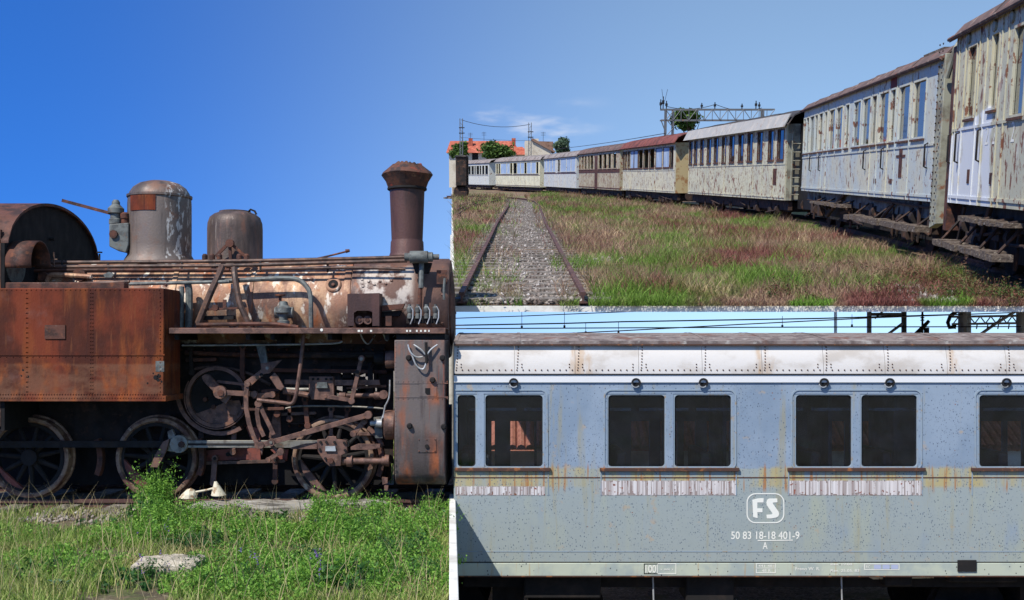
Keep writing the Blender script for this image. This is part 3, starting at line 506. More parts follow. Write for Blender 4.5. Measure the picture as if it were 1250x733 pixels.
# running board
DBr = 12.42
rbd = MB().box(Xp(207, DBr), XE + .01, DBr, 13.25, Zp(402, DBr), Zp(400.2, DBr)).build('running_board', m_rust, lo)
MB().box(Xp(207, DBr), XE + .01, DBr - .02, DBr + .02, Zp(407.5, DBr), Zp(401, DBr)).build('edge_angle', m_motion, rbd, bev=.004)
q = MB()
for a, b in ((437, 3), (441, 2), (452, 2.5), (496, 2.2), (500, 2), (508, 2), (513, 2), (518, 2.4), (523, 1.6)): q.box(Xp(a, DBr), Xp(a + b, DBr), DBr - .0235, DBr - .02, Zp(405.4, DBr), Zp(403, DBr))
stuff(q.build('paint_traces', m_white, rbd)); MB().cyl(392.5, 403, 1.8, DBr - .026, .006, 10).build('white_dab', m_white, rbd)
for x in (213, 300, 330, 400, 470): MB().box(Xp(x, 12.5), Xp(x + 5, 12.5), 12.5, 13.3, Zp(415, 12.5), Zp(403, 12.5)).build('board_bracket', m_dark, rbd)
pipe([(222, 422, 12.95), (300, 421.5, 12.95), (400, 420, 12.95), (418, 417, 12.95)], .011, 'conduit', m_galv)
for k in range(7): pipe([(440 + k * 14, 408, 12.7), (444 + k * 14, 416, 12.75), (450 + k * 13, 420 - (k % 3) * 3, 12.8), (458 + k * 13, 409, 12.85)], .009, 'oil_pipe', m_pipe if k % 2 else m_galv)
# frames and stays in the shadow
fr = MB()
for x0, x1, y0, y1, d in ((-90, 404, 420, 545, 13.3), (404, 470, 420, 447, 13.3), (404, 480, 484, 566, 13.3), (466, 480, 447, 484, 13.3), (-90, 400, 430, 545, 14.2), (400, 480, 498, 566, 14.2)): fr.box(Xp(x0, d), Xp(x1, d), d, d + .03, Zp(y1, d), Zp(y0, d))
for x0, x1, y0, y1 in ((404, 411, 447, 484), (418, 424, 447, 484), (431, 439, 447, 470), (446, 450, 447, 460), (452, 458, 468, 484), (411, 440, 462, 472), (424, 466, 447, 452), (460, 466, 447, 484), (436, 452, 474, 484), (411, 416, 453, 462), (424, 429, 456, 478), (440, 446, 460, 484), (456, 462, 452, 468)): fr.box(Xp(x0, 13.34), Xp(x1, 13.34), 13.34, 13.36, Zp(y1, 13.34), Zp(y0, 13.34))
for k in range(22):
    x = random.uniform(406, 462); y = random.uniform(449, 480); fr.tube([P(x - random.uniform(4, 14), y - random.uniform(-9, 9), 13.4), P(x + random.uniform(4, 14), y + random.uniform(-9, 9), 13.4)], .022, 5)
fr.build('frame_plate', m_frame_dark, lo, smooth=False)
MB().box(Xp(-90), XE - .1, 13.32, 14.19, Zp(452), Zp(436)).build('frame_stay', m_black, lo, smooth=False)
MB().box(Xp(-60, 13.4), Xp(470, 13.4), 13.45, 14.1, .13, .62).build('ash_pan_shade', m_black, lo)  # ash pan stretched into a black box, added to darken the view between wheels
MB().pp([(245, 551), (310, 546), (312, 561), (246, 563)], 13.2, .03).build('spring_stay', m_red, lo); MB().pp([(300, 521), (317, 523), (318, 562), (304, 562), (301, 545), (306, 536)], 13.16, .03).build('frame_gusset', m_red, lo); MB().pp([(333, 508), (342, 508), (343, 536), (334, 541), (328, 534)], 13.05, .03).build('frame_gusset', m_motion, lo)
MB().pp([(330, 549), (352, 549), (350, 563), (344, 563)], 13.18, .03).build('frame_gusset', m_red, lo)
for x in (250, 278, 283): MB().cyl(x, 555, 2.6, 13.17, .04, 10).build('stay_bolt', m_dark, lo)
# more gear in the shade of the running board: shafts, hangers, brackets, springs, frame bolts
pipe([(372, 434, 13.05), (420, 433.5, 13.05), (470, 433, 13.05)], .045, 'valve_shaft', m_frame_dark); pipe([(226, 431, 13.2), (320, 434, 13.2), (404, 434, 13.2)], .03, 'cross_pipe', m_rust); pipe([(232, 452, 13.15), (262, 448, 13.15), (300, 455, 13.15), (330, 470, 13.15)], .02, 'lube_pipe', m_pipe)
MB().pp([(312, 420), (323, 420), (327, 444), (318, 444)], 12.95, .05).build('gear_bracket', m_grey, lo, bev=.005); MB().pp([(338, 410), (356, 410), (356, 424), (338, 426)], 13.0, .2).build('gear_bracket', m_frame_dark, lo, bev=.005)
for x, y0, y1, d in ((232, 425, 455, 13.1), (296, 424, 462, 13.1), (352, 470, 512, 13.0), (372, 488, 520, 12.98), (404, 500, 534, 13.05), (246, 520, 552, 13.08), (286, 524, 552, 13.08), (338, 478, 506, 12.95), (424, 500, 520, 13.1), (452, 446, 500, 13.15), (262, 560, 590, 13.1), (336, 562, 588, 13.1)):
    o = MB().rod((x, y0), (x + random.uniform(-4, 4), y1), random.uniform(4, 7), d, .03, 4, 4).build('hanger', random.choice([m_rust, m_motion, m_frame_dark]), lo, bev=.003); MB().cyl(x, y0, 2, d - .03, .04, 8).build('pin', m_dark, o)
for x0, x1, y, d in ((320, 352, 478, 12.9), (344, 384, 506, 13.0), (424, 470, 474, 12.95), (228, 262, 440, 13.15), (300, 345, 500, 12.9), (436, 472, 530, 12.95), (244, 346, 566, 13.12), (330, 470, 452, 13.2)):
    MB().rod((x0, y), (x1, y + random.uniform(-4, 4)), random.uniform(3, 5), d, .03).build('tie_rod', random.choice([m_rust, m_motion, m_pipe]), lo, bev=.003)
for cx_, cy_ in ((300, 575), (472, 560), (128, 560)): MB().ring(cx_ - 62 if cx_ != 300 else 190.5, 559.5 if cx_ != 472 else 561, 52.5, 59, 13.02, .1, 12, -22, 24).build('brake_shoe', m_rust, lo)
for k in range(5): MB().pp([(346 + k * 3, 516 - k * 2.6), (392 - k * 3, 516 - k * 2.6), (392 - k * 3, 518 - k * 2.6), (346 + k * 3, 518 - k * 2.6)], 13.14, .08).build('spring_leaf', m_frame_dark, lo)
fb = MB()
for x in range(222, 470, 13):
    for y in (427, 520, 541): fb.rivet(P(x + random.uniform(-2, 2), y, 13.3), .02)
stuff(fb.build('frame_bolts', m_rust, lo))
# wheels
def wheel(cx, cy, d, rpx=50, spokes=11, ph=.2, cw=None, tm=m_tyre, sm=m_dark, cm_=m_red):
    o = MB().cyl(cx, cy, rpx * .2, d - .03, .18, 24).build('wheel', sm, lo)
    c = P(cx, cy, d); k = d / F; r = rpx * k
    MB().lathe([(r * .865, .02), (r * .865, .13), (r * 1.0, .14), (r * 1.045, .15), (r * 1.045, .125), (r, .118), (r * .985, 0), (r * .96, -.006), (r * .9, -.004), (r * .865, .02)], c, (0, 1, 0), 64, cap=False).build('tyre', tm, o)
    MB().ring(cx, cy, rpx * .78, rpx * .87, d + .02, .09, 48).build('rim', sm, o)
    for s in range(spokes):
        w = ph + 2 * math.pi * s / spokes; a = c + Vector((math.cos(w) * r * .15, .05, math.sin(w) * r * .15)); b = c + Vector((math.cos(w) * r * .8, .05, math.sin(w) * r * .8))
        MB().tube([a, b], [.038, .024], 8).build('spoke', sm, o)
    if cw:
        a0, a1 = cw; pts = [c + Vector((math.cos(R(a0 + (a1 - a0) * t / 14)) * r * .79, .0, math.sin(R(a0 + (a1 - a0) * t / 14)) * r * .79)) for t in range(15)]
        MB().prism(pts, (0, .05, 0)).build('counterweight', cm_, o)
    return o
wheel(35, 559, DW, 49.5, cw=(195, 262)); wheel(190.5, 559.5, DW, 50, cw=(182, 268)); wheel(406.5, 561, DW, 50.5, cw=(180, 258), cm_=m_motion)
for x in (30, 190, 407): wheel(CX + (x - CX) * 13 / 14.45, 554, 14.42, 45, tm=m_rust)
# coupling rod, cranks
MB().rod((-60, 543), (214, 542.5), 8, 12.86, .05, 9, 12).build('coupling_rod', m_dark, lo)
cr = MB().rod((218, 542.5), (420, 542.5), 9, 12.8, .05, 11, 6); o = cr.build('coupling_rod', m_steelrod, lo, bev=.004)
MB().pp([(226, 541.4), (312, 541.4), (312, 544), (226, 544)], 12.795, .01).build('rod_flute', m_dark, o)
MB().cyl(221, 543, 4, 12.76, .06, 8).build('crank_nut', m_rust, o)
MB().pp([(204, 527), (210, 524), (214, 533), (222, 534), (221, 548), (212, 552), (204, 551), (206, 540)], 12.84, .06).build('rod_big_end', m_steelrod, lo, bev=.006)
MB().pp([(199, 539), (207, 536), (203, 551), (193, 571), (183, 571), (189, 556)], 12.8, .03).build('return_crank', m_motion, lo, bev=.005)
# rack drive disc with its crank
gd = MB().ring(264, 485, 33, 37.5, 13.0, .09, 56).build('rack_drive_disc', m_motion, lo)
MB().ring(264, 485, 38.5, 39.6, 12.99, .02, 56, 150, 330).build('disc_lip', m_motion, gd); MB().cyl(264, 485, 33.2, 13.06, .02, 48).build('disc_web', m_dark, gd)
c = [(264 + 33 * math.cos(R(a)), 485 - 33 * math.sin(R(a))) for a in range(210, 336, 9)]; MB().pp(c + [(282, 488), (262, 497), (240, 505)], 13.03, .04).build('counterweight', m_motion, gd)
MB().pp([(277, 490), (292, 489), (295, 497), (290, 508), (278, 505)], 13.0, .03).build('balance_block', m_motion, gd)
MB().ring(268, 478, 49, 54, 13.02, .1, 40, 190, 300).build('brake_band', m_motion, lo)
for x, y in ((250, 488), (260, 497), (256, 470)): MB().cyl(x, y, 2.6, 13.0, .06, 10).build('disc_bolt', m_rust, gd)
MB().pp([(246, 460), (250, 457), (256, 458), (270, 473), (276, 478), (282, 484), (276, 494), (270, 490), (258, 476), (248, 466)], 12.83, .04).build('drive_crank', m_motion, lo, bev=.006)
o = MB().rod((268, 479), (310, 481.5), 6, 12.8, .04, 8, 4).build('drive_rod', m_motion, lo); MB().rod((266, 466), (302, 470), 3.5, 12.88, .03).build('eccentric_rod', m_motion, lo, bev=.003)
MB().rod((310, 484), (332, 482), 6, 12.84, .04, 3, 4).build('drive_rod', m_motion, lo); MB().cyl(269, 480, 4, 12.77, .05, 8).build('crank_nut', m_rust, o)
# valve gear
q = MB().pp([(298, 466), (303, 463), (319, 451), (318, 444), (325, 443), (344, 439.5), (335, 449), (329, 456), (322, 457), (307, 471), (300, 472)], 12.74, .03); q.cyl(326, 449.5, 4.6, 12.725, .06, 14); o = q.build('bell_crank', m_motion, lo, bev=.003)
for x, y in ((314, 461), (319, 458)): MB().cyl(x, y, 2.4, 12.735, .02, 10).build('bore', m_black, o)
MB().cyl(326, 449.5, 2, 12.715, .05, 10).build('pin', m_steelrod, o)
def curved(pts, w, d, t):
    L = []; Rr = []
    for i, (x, y) in enumerate(pts):
        a = pts[max(i - 1, 0)]; b = pts[min(i + 1, len(pts) - 1)]; l = math.hypot(b[0] - a[0], b[1] - a[1]); nx, ny = -(b[1] - a[1]) / l, (b[0] - a[0]) / l
        L.append((x + nx * w / 2, y + ny * w / 2)); Rr.append((x - nx * w / 2, y - ny * w / 2))
    m = MB()
    for i in range(len(pts) - 1): m.pp([L[i], L[i + 1], Rr[i + 1], Rr[i]], d, t)
    return m
q = curved([(301, 470), (300, 484), (300.5, 500), (304, 518), (309, 532), (315, 545)], 5.4, 12.72, .03); q.cyl(301.5, 469, 3.6, 12.70, .05, 12); q.cyl(314.5, 544, 4, 12.70, .05, 12); q.build('lifting_link', m_motion, lo)
q = curved([(315, 492), (313.5, 505), (316, 520), (322, 533)], 5, 12.78, .03); q.cyl(315, 493, 4.4, 12.77, .05, 12); q.build('expansion_link', m_motion, lo)
curved([(317, 495), (323, 508), (329, 520), (334, 531)], 5, 12.79, .03).build('expansion_link', m_motion, lo)
MB().pp([(329, 461), (335, 455), (339, 459), (347, 473), (343, 477), (338, 475)], 12.74, .03).build('die_block', m_motion, lo, bev=.004)
q = MB().rod((318, 544), (449, 507), 6.4, 12.66, .035, 4.2, 5); o = q.build('radius_rod', m_motion, lo, bev=.003); MB().cyl(330.5, 540.5, 4.6, 12.64, .06, 14).build('rod_boss', m_motion, o); MB().cyl(330.5, 540.5, 1.8, 12.63, .03, 10).build('pin', m_steelrod, o)
q = MB().rod((342, 552), (327, 562), 5, 12.7, .03, 4.6, 3.4); q.rod((332, 545), (341, 554), 4, 12.71, .03); q.build('drop_link', m_motion, lo, bev=.003); MB().pp([(317, 548), (321, 548), (319.5, 556)], 12.72, .03).build('pointer', m_motion, lo)
pipe([(371, 406, 12.68), (367.5, 440, 12.66), (364, 466, 12.65), (361, 484, 12.65), (356, 493, 12.65), (345, 492, 12.65), (314, 488.5, 12.65)], .024, 'reversing_rod', m_motion)
# upper crosshead group
o = MB().pp([(377, 460), (407, 460), (408, 486), (402, 489), (380, 488), (377, 480)], 12.8, .07).build('crosshead', m_motion, lo, bev=.005)
for x in (382, 388, 398, 404): MB().cyl(x, 463, 1.6, 12.78, .03, 8).build('bolt', m_dark, o)
MB().pp([(387, 467), (399, 467), (400, 474), (386, 474)], 12.77, .03).build('oil_cup', m_grey, o)
MB().pp([(408, 464), (463, 464), (464, 470.5), (408, 471)], 12.83, .05).build('slide_bar', m_motion, lo, bev=.003); MB().pp([(347, 463.5), (377, 464), (377, 470.5), (347, 469)], 12.83, .05).build('slide_bar', m_motion, lo, bev=.003)
pipe([(345, 474.5, 12.84), (360, 475.5, 12.84), (377, 475.5, 12.84)], .022, 'valve_spindle', m_steelrod); pipe([(346, 478, 12.82), (362, 480, 12.82), (378, 483, 12.82)], .034, 'valve_rod', m_motion)
MB().lathe([(.045, 0), (.045, .08), (.032, .09), (.032, .42), (.05, .43), (.05, .52)], P(414, 483, 12.9), (1, 0, 0), 16).build('piston_rod', m_motion, lo)
MB().cyl(468, 482, 5.4, 12.82, .06, 14).build('gland', m_motion, lo); MB().rod((397, 484), (429, 489), 5, 12.78, .03).build('union_link', m_motion, lo, bev=.003)
q = MB().rod((441, 438), (429, 490), 5, 12.74, .03, 4, 4); o = q.build('combination_lever', m_motion, lo, bev=.003); MB().cyl(435.5, 455, 3, 12.72, .05, 10).build('pin', m_dark, o); MB().cyl(441, 438.5, 2.2, 12.71, .04, 10).build('pin', m_steelrod, o)
pipe([(345, 500, 12.95), (362, 496.5, 12.95), (400, 496, 12.95), (440, 497, 12.95), (468, 499, 12.95)], .012, 'drain_pipe', m_steelrod); pipe([(476, 464, 12.6), (475, 485, 12.6), (470, 497, 12.62), (468, 510, 12.64)], .01, 'drain_pipe', m_galv)
MB().lathe([(.06, 0), (.07, .02), (.07, .12)], P(457, 438, 12.9), (1, 0, 0), 16).build('valve_chest_stub', m_dark, lo)
# lower crosshead group
o = MB().pp([(387, 537), (398, 536), (400, 533), (410, 533), (411, 536.5), (423, 538), (424, 553), (417, 556), (416, 569), (402, 569.5), (396, 564), (388, 552)], 12.7, .07).build('crosshead', m_motion, lo, bev=.005)
for x, y in ((391, 540), (398, 540), (408, 540), (420, 541), (390, 549), (421, 550), (397, 560)): MB().cyl(x, y, 1.6, 12.68, .03, 8).build('bolt', m_dark, o)
MB().pp([(397, 545), (409, 545), (410, 551), (397, 551)], 12.675, .03).build('oil_cup', m_galv, o); MB().cyl(403, 563, 3.6, 12.67, .04, 14).build('gudgeon_pin', m_rust, o)
MB().pp([(354, 547), (372, 542), (387, 541), (387, 548.5), (356, 548.5)], 12.74, .05).build('slide_bar', m_motion, lo, bev=.003); MB().pp([(428, 546), (437, 542), (464, 542.5), (464, 547), (452, 549.5), (428, 549.5)], 12.74, .05).build('slide_bar', m_motion, lo, bev=.003)
MB().lathe([(.05, 0), (.05, .06), (.07, .065), (.07, .13), (.038, .135), (.038, .48), (.055, .485), (.055, .53), (.045, .54)], P(417, 563, 12.78), (1, 0, 0), 18).build('piston_rod', m_motion, lo)
MB().lathe([(.07, 0), (.07, .05)], P(470, 562.5, 12.78), (1, 0, 0), 18).build('gland', m_motion, lo)
MB().rod((431, 530), (444, 515), 6, 12.72, .04, 4, 4).build('link', m_motion, lo, bev=.003); MB().ring(421, 562, 46, 51, 12.9, .04, 10, 20, 55).build('brake_hanger', m_motion, lo)
MB().lathe([(.03, 0), (.03, .06), (.05, .065), (.05, .14), (.03, .15)], P(452, 517, 12.75), (1, 0, 0), 14).build('drain_cock', m_galv, lo); MB().pp([(456, 510), (466, 509), (467, 535), (458, 535)], 12.8, .08).build('cock_body', m_grey, lo)
pipe([(466, 512, 12.7), (468.5, 505, 12.7), (470, 495, 12.7)], .009, 'drain_pipe', m_galv); q = MB().pp([(466, 583), (473, 584), (473, 590), (467, 592)], 12.75, .06); q.pp([(469, 592), (474, 593), (473, 599), (469, 599)], 12.76, .05); q.build('drain_elbow', m_motion, lo)
# cylinder casing
XS = Xp(481.5, 12.45); pf_ = [(12.45, Zp(415, 12.45)), (12.45, Zp(560, 12.45)), (12.47, Zp(578, 12.45)), (12.53, Zp(588, 12.45)), (12.64, Zp(594, 12.45)), (12.85, Zp(597, 12.45)), (13.3, Zp(597, 12.45)), (13.3, Zp(415, 12.45))]
cas = MB().prism([(XS, y, z) for y, z in pf_], (XE - XS, 0, 0)).build('cylinder_casing', m_case, lo, bev=.01)
MB().box(XS + .02, XE, 12.47, 13.2, Zp(414.6, 12.45), Zp(408.5, 12.45)).build('valve_top_plate', m_dark, lo)
q = MB()
for y0, y1 in ((467.5, 468.6), (484.5, 485.6)): q.pp([(482, y0), (547, y0), (547, y1), (482, y1)], 12.444, .01)
q.build('plate_lap', m_case, cas); o = MB().pp([(512, 469), (533, 469), (533, 484), (512, 484)], 12.442, .012).build('inspection_plate', m_case, cas); MB().pp([(519, 474), (525, 474), (525, 482), (521, 482), (519, 480)], 12.438, .004).build('plate_hole', m_black, o)
o = MB().pp([(510, 535.5), (532.5, 535.5), (532.5, 552.5), (510, 552.5)], 12.442, .012).build('cover_plate', m_case, cas); MB().cyl(521, 545, 2.4, 12.425, .02, 10).build('stud', m_dark, o)
q = MB()
for x in (511.5, 521, 531): 
    for y in (537, 551): q.rivet(P(x, y, 12.441), .009)
stuff(q.build('rivets', m_rust, o))
for x, y in ((499, 437), (540, 437), (500, 520), (541.5, 521), (528, 464)): MB().lathe([(.035, 0), (.033, .03), (.022, .05)], P(x, y, 12.452), (0, -1, 0), 12).build('casing_bolt', m_dark, cas)
q = MB()
for y in np.arange(418, 585, 6): q.rivet(P(483, y, 12.45), .008)
for x in np.arange(486, 548, 6): q.rivet(P(x, 466, 12.45), .008); q.rivet(P(x, 487, 12.45), .008)
stuff(q.build('rivets', m_case, cas))
for pts in ([(498, 421, 12.42), (501, 430, 12.4), (508, 436, 12.4), (516, 436, 12.4)], [(505, 421, 12.42), (514, 427, 12.4), (519, 433, 12.4)], [(534, 421, 12.42), (526, 427, 12.4), (521, 434, 12.4)], [(502, 431, 12.41), (508, 446, 12.4), (516, 451, 12.4), (520, 444, 12.4), (521, 436, 12.4)]): pipe(pts, .010, 'oil_pipe', m_galv, cas)
MB().tube([P(520, 418, 12.4), P(521, 444, 12.4)], .018, 8).build('oil_valve', m_dark, cas)
for x0, x1, y0, y1 in ((471, 480.5, 428, 450), (470, 481, 501, 537)): MB().lathe([((y1 - y0) / 2 * 12.7 / F * .94, 0), ((y1 - y0) / 2 * 12.7 / F, .012), ((y1 - y0) / 2 * 12.7 / F, .12)], P(x0, (y0 + y1) / 2, 12.72), (1, 0, 0), 28).build('cylinder_cover', m_motion, lo)
MB().box(XS - .1, XE - .02, 13.3, 14.3, .15, 1.1).build('smokebox_saddle', m_black, lo)
# the track under the locomotive
lt = root('railway_track', 'rusty rail track under the locomotive with weeds over its sleepers', 'track', (-3, DC, SOIL))
def railprof(): return [(-.035, 0), (.035, 0), (.035, -.035), (.012, -.05), (.012, -.12), (.06, -.135), (.06, -.15), (-.06, -.15), (-.06, -.135), (-.012, -.12), (-.012, -.05), (-.035, -.035)]
for y in (13.07, 14.5): MB().prism([(-30, y + a, b) for a, b in railprof()], (30 + XE + .02, 0, 0)).build('rail', m_rail, lt)
sm_ = None
for k in range(22):
    x = XE - .25 - k * .62
    if sm_ is None: sm_ = meshof('sleeper', MB().box(-.12, .12, -1.15, 1.15, -.06, .06).v, MB().box(-.12, .12, -1.15, 1.15, -.06, .06).f); sm_.materials.append(m_sleep)
    inst('sleeper', sm_, (x, 13.8, SOIL - .015), lt, (0, 0, random.uniform(-.02, .02)))
# ------------------------------------------------------------------ the blue-grey coach with the riveted white roof edge
DK = 12.6
kx = lambda px: (px - CX) * DK / F
kz = lambda py: H + (HY - py) * DK / F
K0, K1 = kx(554), kx(1420); KB = DK + 2.9
m_blue = mat('coach_blue_paint', (138, 152, 166), [dict(c=(122, 138, 154), s=1.2, lo=.4, hi=.65), dict(c=(146, 154, 150), s=(3, 3, 1.2), lo=.2, hi=.45, a=.95, box=[('Z', -1.4, kz(573), .012)]), dict(c=(160, 164, 142), s=(2.2, 2.2, .5), lo=.54, hi=.74, a=.7, box=[('Z', -1.4, kz(573), .02)]),
              dict(c=(172, 156, 104), s=(5, 5, .8), lo=.40, hi=.60, a=.85, box=[('Z', kz(592), kz(573), .05)]), dict(c=(158, 108, 62), s=(20, 20, .9), lo=.53, hi=.63, a=.9, box=[('Z', kz(594), kz(573), .1)]),
              dict(c=(168, 150, 126), s=(6, 6, 6), lo=.62, hi=.72, a=.7), dict(c=(150, 140, 100), s=(7, 7, .5), lo=.54, hi=.7, a=.55, o=61),
              dict(c=(74, 86, 102), s=(31, 31, 21), k='v', lo=.24, hi=.11, m=(2.2, .3, .5)), dict(c=(92, 102, 114), s=(46, 46, 30), k='v', lo=.26, hi=.12, m=(3, .4, .6), o=5), dict(c=(112, 124, 136), s=(40, 40, 20), lo=.56, hi=.72, a=.5), dict(c=(126, 70, 40), s=(13, 13, 13), k='v', lo=.11, hi=.06, m=(2, .5, .62), o=15)], .55, 0, .004, (3, 3, 3), .4)
m_sole = mat('solebar_paint', (176, 182, 164), [dict(c=(150, 160, 156), s=2, lo=.42, hi=.62), dict(c=(170, 130, 72), s=(18, 18, 1.5), lo=.55, hi=.7, a=.8, m=(1, .4, .6)), dict(c=(60, 62, 66), s=(18, 18, 14), k='v', lo=.16, hi=.1, m=(1.6, .4, .55))], .65)
m_wroof = mat('white_roof_paint', (204, 199, 192), [dict(c=(182, 174, 164), s=(1.5, 1.5, 3), lo=.45, hi=.65), dict(c=(188, 156, 118), s=(9, 9, 1.2), lo=.6, hi=.72, a=.8, m=(.8, .45, .6)), dict(c=(216, 212, 206), s=6, lo=.58, hi=.7)], .6, 0, .003, (5, 5, 5))
m_troof = mat('roof_top_felt', (128, 116, 110), [dict(c=(98, 86, 82), s=5, lo=.45, hi=.6), dict(c=(164, 158, 150), s=9, lo=.56, hi=.7), dict(c=(112, 80, 68), s=3, lo=.55, hi=.68)], .85, 0, .006)
RJ = [kx(703), kx(931), kx(1157)]
m_wroof2 = mat('white_roof_paint_stained', (204, 199, 192), [dict(c=(182, 174, 164), s=(1.5, 1.5, 3), lo=.45, hi=.65)] + [dict(c=(178, 142, 98), s=(9, 9, 1.5), lo=.42, hi=.66, a=.6, o=i * 3., box=[('X', x - .05, x + .16, .05)]) for i, x in enumerate(RJ)], .6, 0, .003, (5, 5, 5))
m_band = mat('white_band', (216, 216, 214), (), .6)
m_peel = leafmat('peeling_stripe', [(212, 206, 202), (196, 188, 184), (206, 200, 196), (150, 134, 128), (212, 208, 204), (126, 108, 100)], [(22, .62, .68, (120, 62, 44))], 0, .8)
m_bare = mat('bare_strip', (140, 126, 120), [dict(c=(178, 170, 166), s=(24, 24, 5), lo=.48, hi=.6), dict(c=(116, 78, 60), s=12, lo=.58, hi=.68)], .85)
m_sill = mat('rusty_sill', (76, 52, 42), [dict(c=(134, 84, 48), s=14, lo=.54, hi=.68), dict(c=(64, 48, 42), s=20, lo=.55, hi=.7)], .8)
ck = root('railway_coach', 'blue-grey pitted railway coach with white riveted roof edge and FS emblem', 'railway coach', (kx(1000), DK + 1.45, LOW))
def wall_open(x0, x1, z0, z1, ops, y0, y1):     # a wall of real thickness with openings
    xs = sorted({x0, x1, *[v for o in ops for v in o[:2]]}); zs = sorted({z0, z1, *[v for o in ops for v in o[2:4]]}); m = MB()
    def hole(xa, xb, za, zb): return any(o[0] - 1e-6 <= xa and xb <= o[1] + 1e-6 and o[2] - 1e-6 <= za and zb <= o[3] + 1e-6 for o in ops)
    for a, b in zip(xs, xs[1:]):
        for c, d in zip(zs, zs[1:]):
            if hole(a, b, c, d): continue
            m.add([(a, y0, c), (b, y0, c), (b, y0, d), (a, y0, d), (a, y1, c), (b, y1, c), (b, y1, d), (a, y1, d)], [(0, 1, 2, 3), (7, 6, 5, 4)])
    for o in ops:
        a, b, c, d = o[:4]; q = [(a, c), (b, c), (b, d), (a, d)]
        for i in range(4): p, r = q[i], q[(i + 1) % 4]; m.add([(p[0], y0, p[1]), (r[0], y0, r[1]), (r[0], y1, r[1]), (p[0], y1, p[1])], [(3, 2, 1, 0)])
    m.add([(x0, y0, z0), (x1, y0, z0), (x1, y1, z0), (x0, y1, z0), (x0, y0, z1), (x1, y0, z1), (x1, y1, z1), (x0, y1, z1)], [(0, 3, 2, 1), (4, 5, 6, 7), (0, 4, 7, 3), (1, 2, 6, 5)])
    return m
wins = [(557, 582), (591, 664), (741, 813), (822, 894), (970, 1041), (1050, 1121), (1194, 1265), (1274, 1346)]
ops = [(kx(a), kx(b), kz(571), kz(481)) for a, b in wins]
m = wall_open(K0, K1, kz(686), kz(466), ops, DK, DK + .05)
me = meshof('side_wall', m.v, m.f, False); me.materials.append(m_blue); inst('side_wall', me, (0, 0, 0), ck)
# far wall with its own windows, ends, floor, ceiling, seats
ops2 = [((a - CX) * KB / F, (b - CX) * KB / F, H + (HY - 578) * KB / F, H + (HY - 514) * KB / F) for a, b in ((600, 604), (623, 652), (655, 662), (770, 792), (806, 826), (834, 848), (862, 890), (990, 998), (1008, 1030), (1052, 1062), (1068, 1090), (1196, 1222), (1228, 1246))]
m = wall_open(K0, K1, kz(700), kz(466), ops2, KB - .05, KB); me = meshof('side_wall', m.v, m.f, False); me.materials.append(m_in); inst('side_wall', me, (0, 0, 0), ck)
MB().box(K0, K0 + .04, DK + .051, KB - .051, kz(686), kz(467)).build('end_wall', m_blue, ck); MB().box(K1 - .04, K1, DK + .051, KB - .051, kz(686), kz(467)).build('end_wall', m_blue, ck)
MB().box(K0 + .05, K1 - .05, DK + .052, KB - .052, kz(684), kz(672)).build('floor', m_in, ck); MB().box(K0 + .05, K1 - .05, DK + .052, KB - .052, kz(474), kz(468)).build('ceiling', m_in, ck)
m_seat = mat('seat_vinyl', (122, 84, 70), (), .6)
for a in (560, 672, 756, 862, 930, 1000, 1090, 1170, 1236): 
    s_ = MB().box(kx(a), kx(a) + .12, DK + .35, DK + 1.35, kz(640), kz(556)); s_.box(kx(a) - .4, kx(a), DK + .35, DK + 1.35, kz(640), kz(628)); s_.build('seat', m_seat, ck, bev=.03)
for a in (700, 845, 915, 1060, 1150): MB().box(kx(a), kx(a) + .05, DK + 1.6, KB - .3, kz(672), kz(474)).build('partition', m_in, ck)
for a in range(570, 1400, 70): MB().tube([P(a, 500, DK + .5), P(a + 60, 500, DK + .5)], .02, 6).build('luggage_rack', m_galv, ck)
# window frames (rounded corners), panes, sills, bead round each pair
def rr(x0, x1, y0, y1, r, n=6):                 # rounded rectangle in pixels
    pts = []
    for cx, cy, a in ((x1 - r, y0 + r, -90), (x1 - r, y1 - r, 0), (x0 + r, y1 - r, 90), (x0 + r, y0 + r, 180)):
        for k in range(n + 1): w = R(a + 90 * k / n); pts.append((cx + r * math.cos(w), cy + r * math.sin(w)))
    return pts
def rrring(o, i, d, t):
    n = len(o); V = [P(*p, d) for p in o] + [P(*p, d) for p in i]; V += [q + Vector((0, t, 0)) for q in V]
    f = []
    for k in range(n):
        j = (k + 1) % n; f += [(k, j, n + j, n + k), (2 * n + k, 3 * n + k, 3 * n + j, 2 * n + j), (k, 2 * n + k, 2 * n + j, j), (n + k, n + j, 3 * n + j, 3 * n + k)]
    return MB().add(V, f)
m_frame = mat('window_frame_paint', (136, 150, 160), [dict(c=(150, 130, 100), s=(16, 16, 16), lo=.55, hi=.7, a=.8), dict(c=(70, 72, 76), s=25, lo=.6, hi=.7, a=.6)], .6)
m_seal = mat('window_seal', (34, 33, 33), (), .7)
for a, b in wins:
    fr_ = rrring(rr(a - .3, b + .3, 480.7, 571.3, .6), rr(a + 1.5, b - 1.5, 482.5, 570, 4.5), DK + .006, .035).build('window_frame', m_frame, ck)
    rrring(rr(a + 1.2, b - 1.2, 482.2, 570.4, 4.5), rr(a + 2.8, b - 2.8, 484.2, 569, 4), DK + .03, .012).build('seal', m_seal, fr_)
    MB().pp(rr(a + 2, b - 2, 483, 570, 5), DK + .036, .004).build('pane', m_glass, fr_, smooth=False)
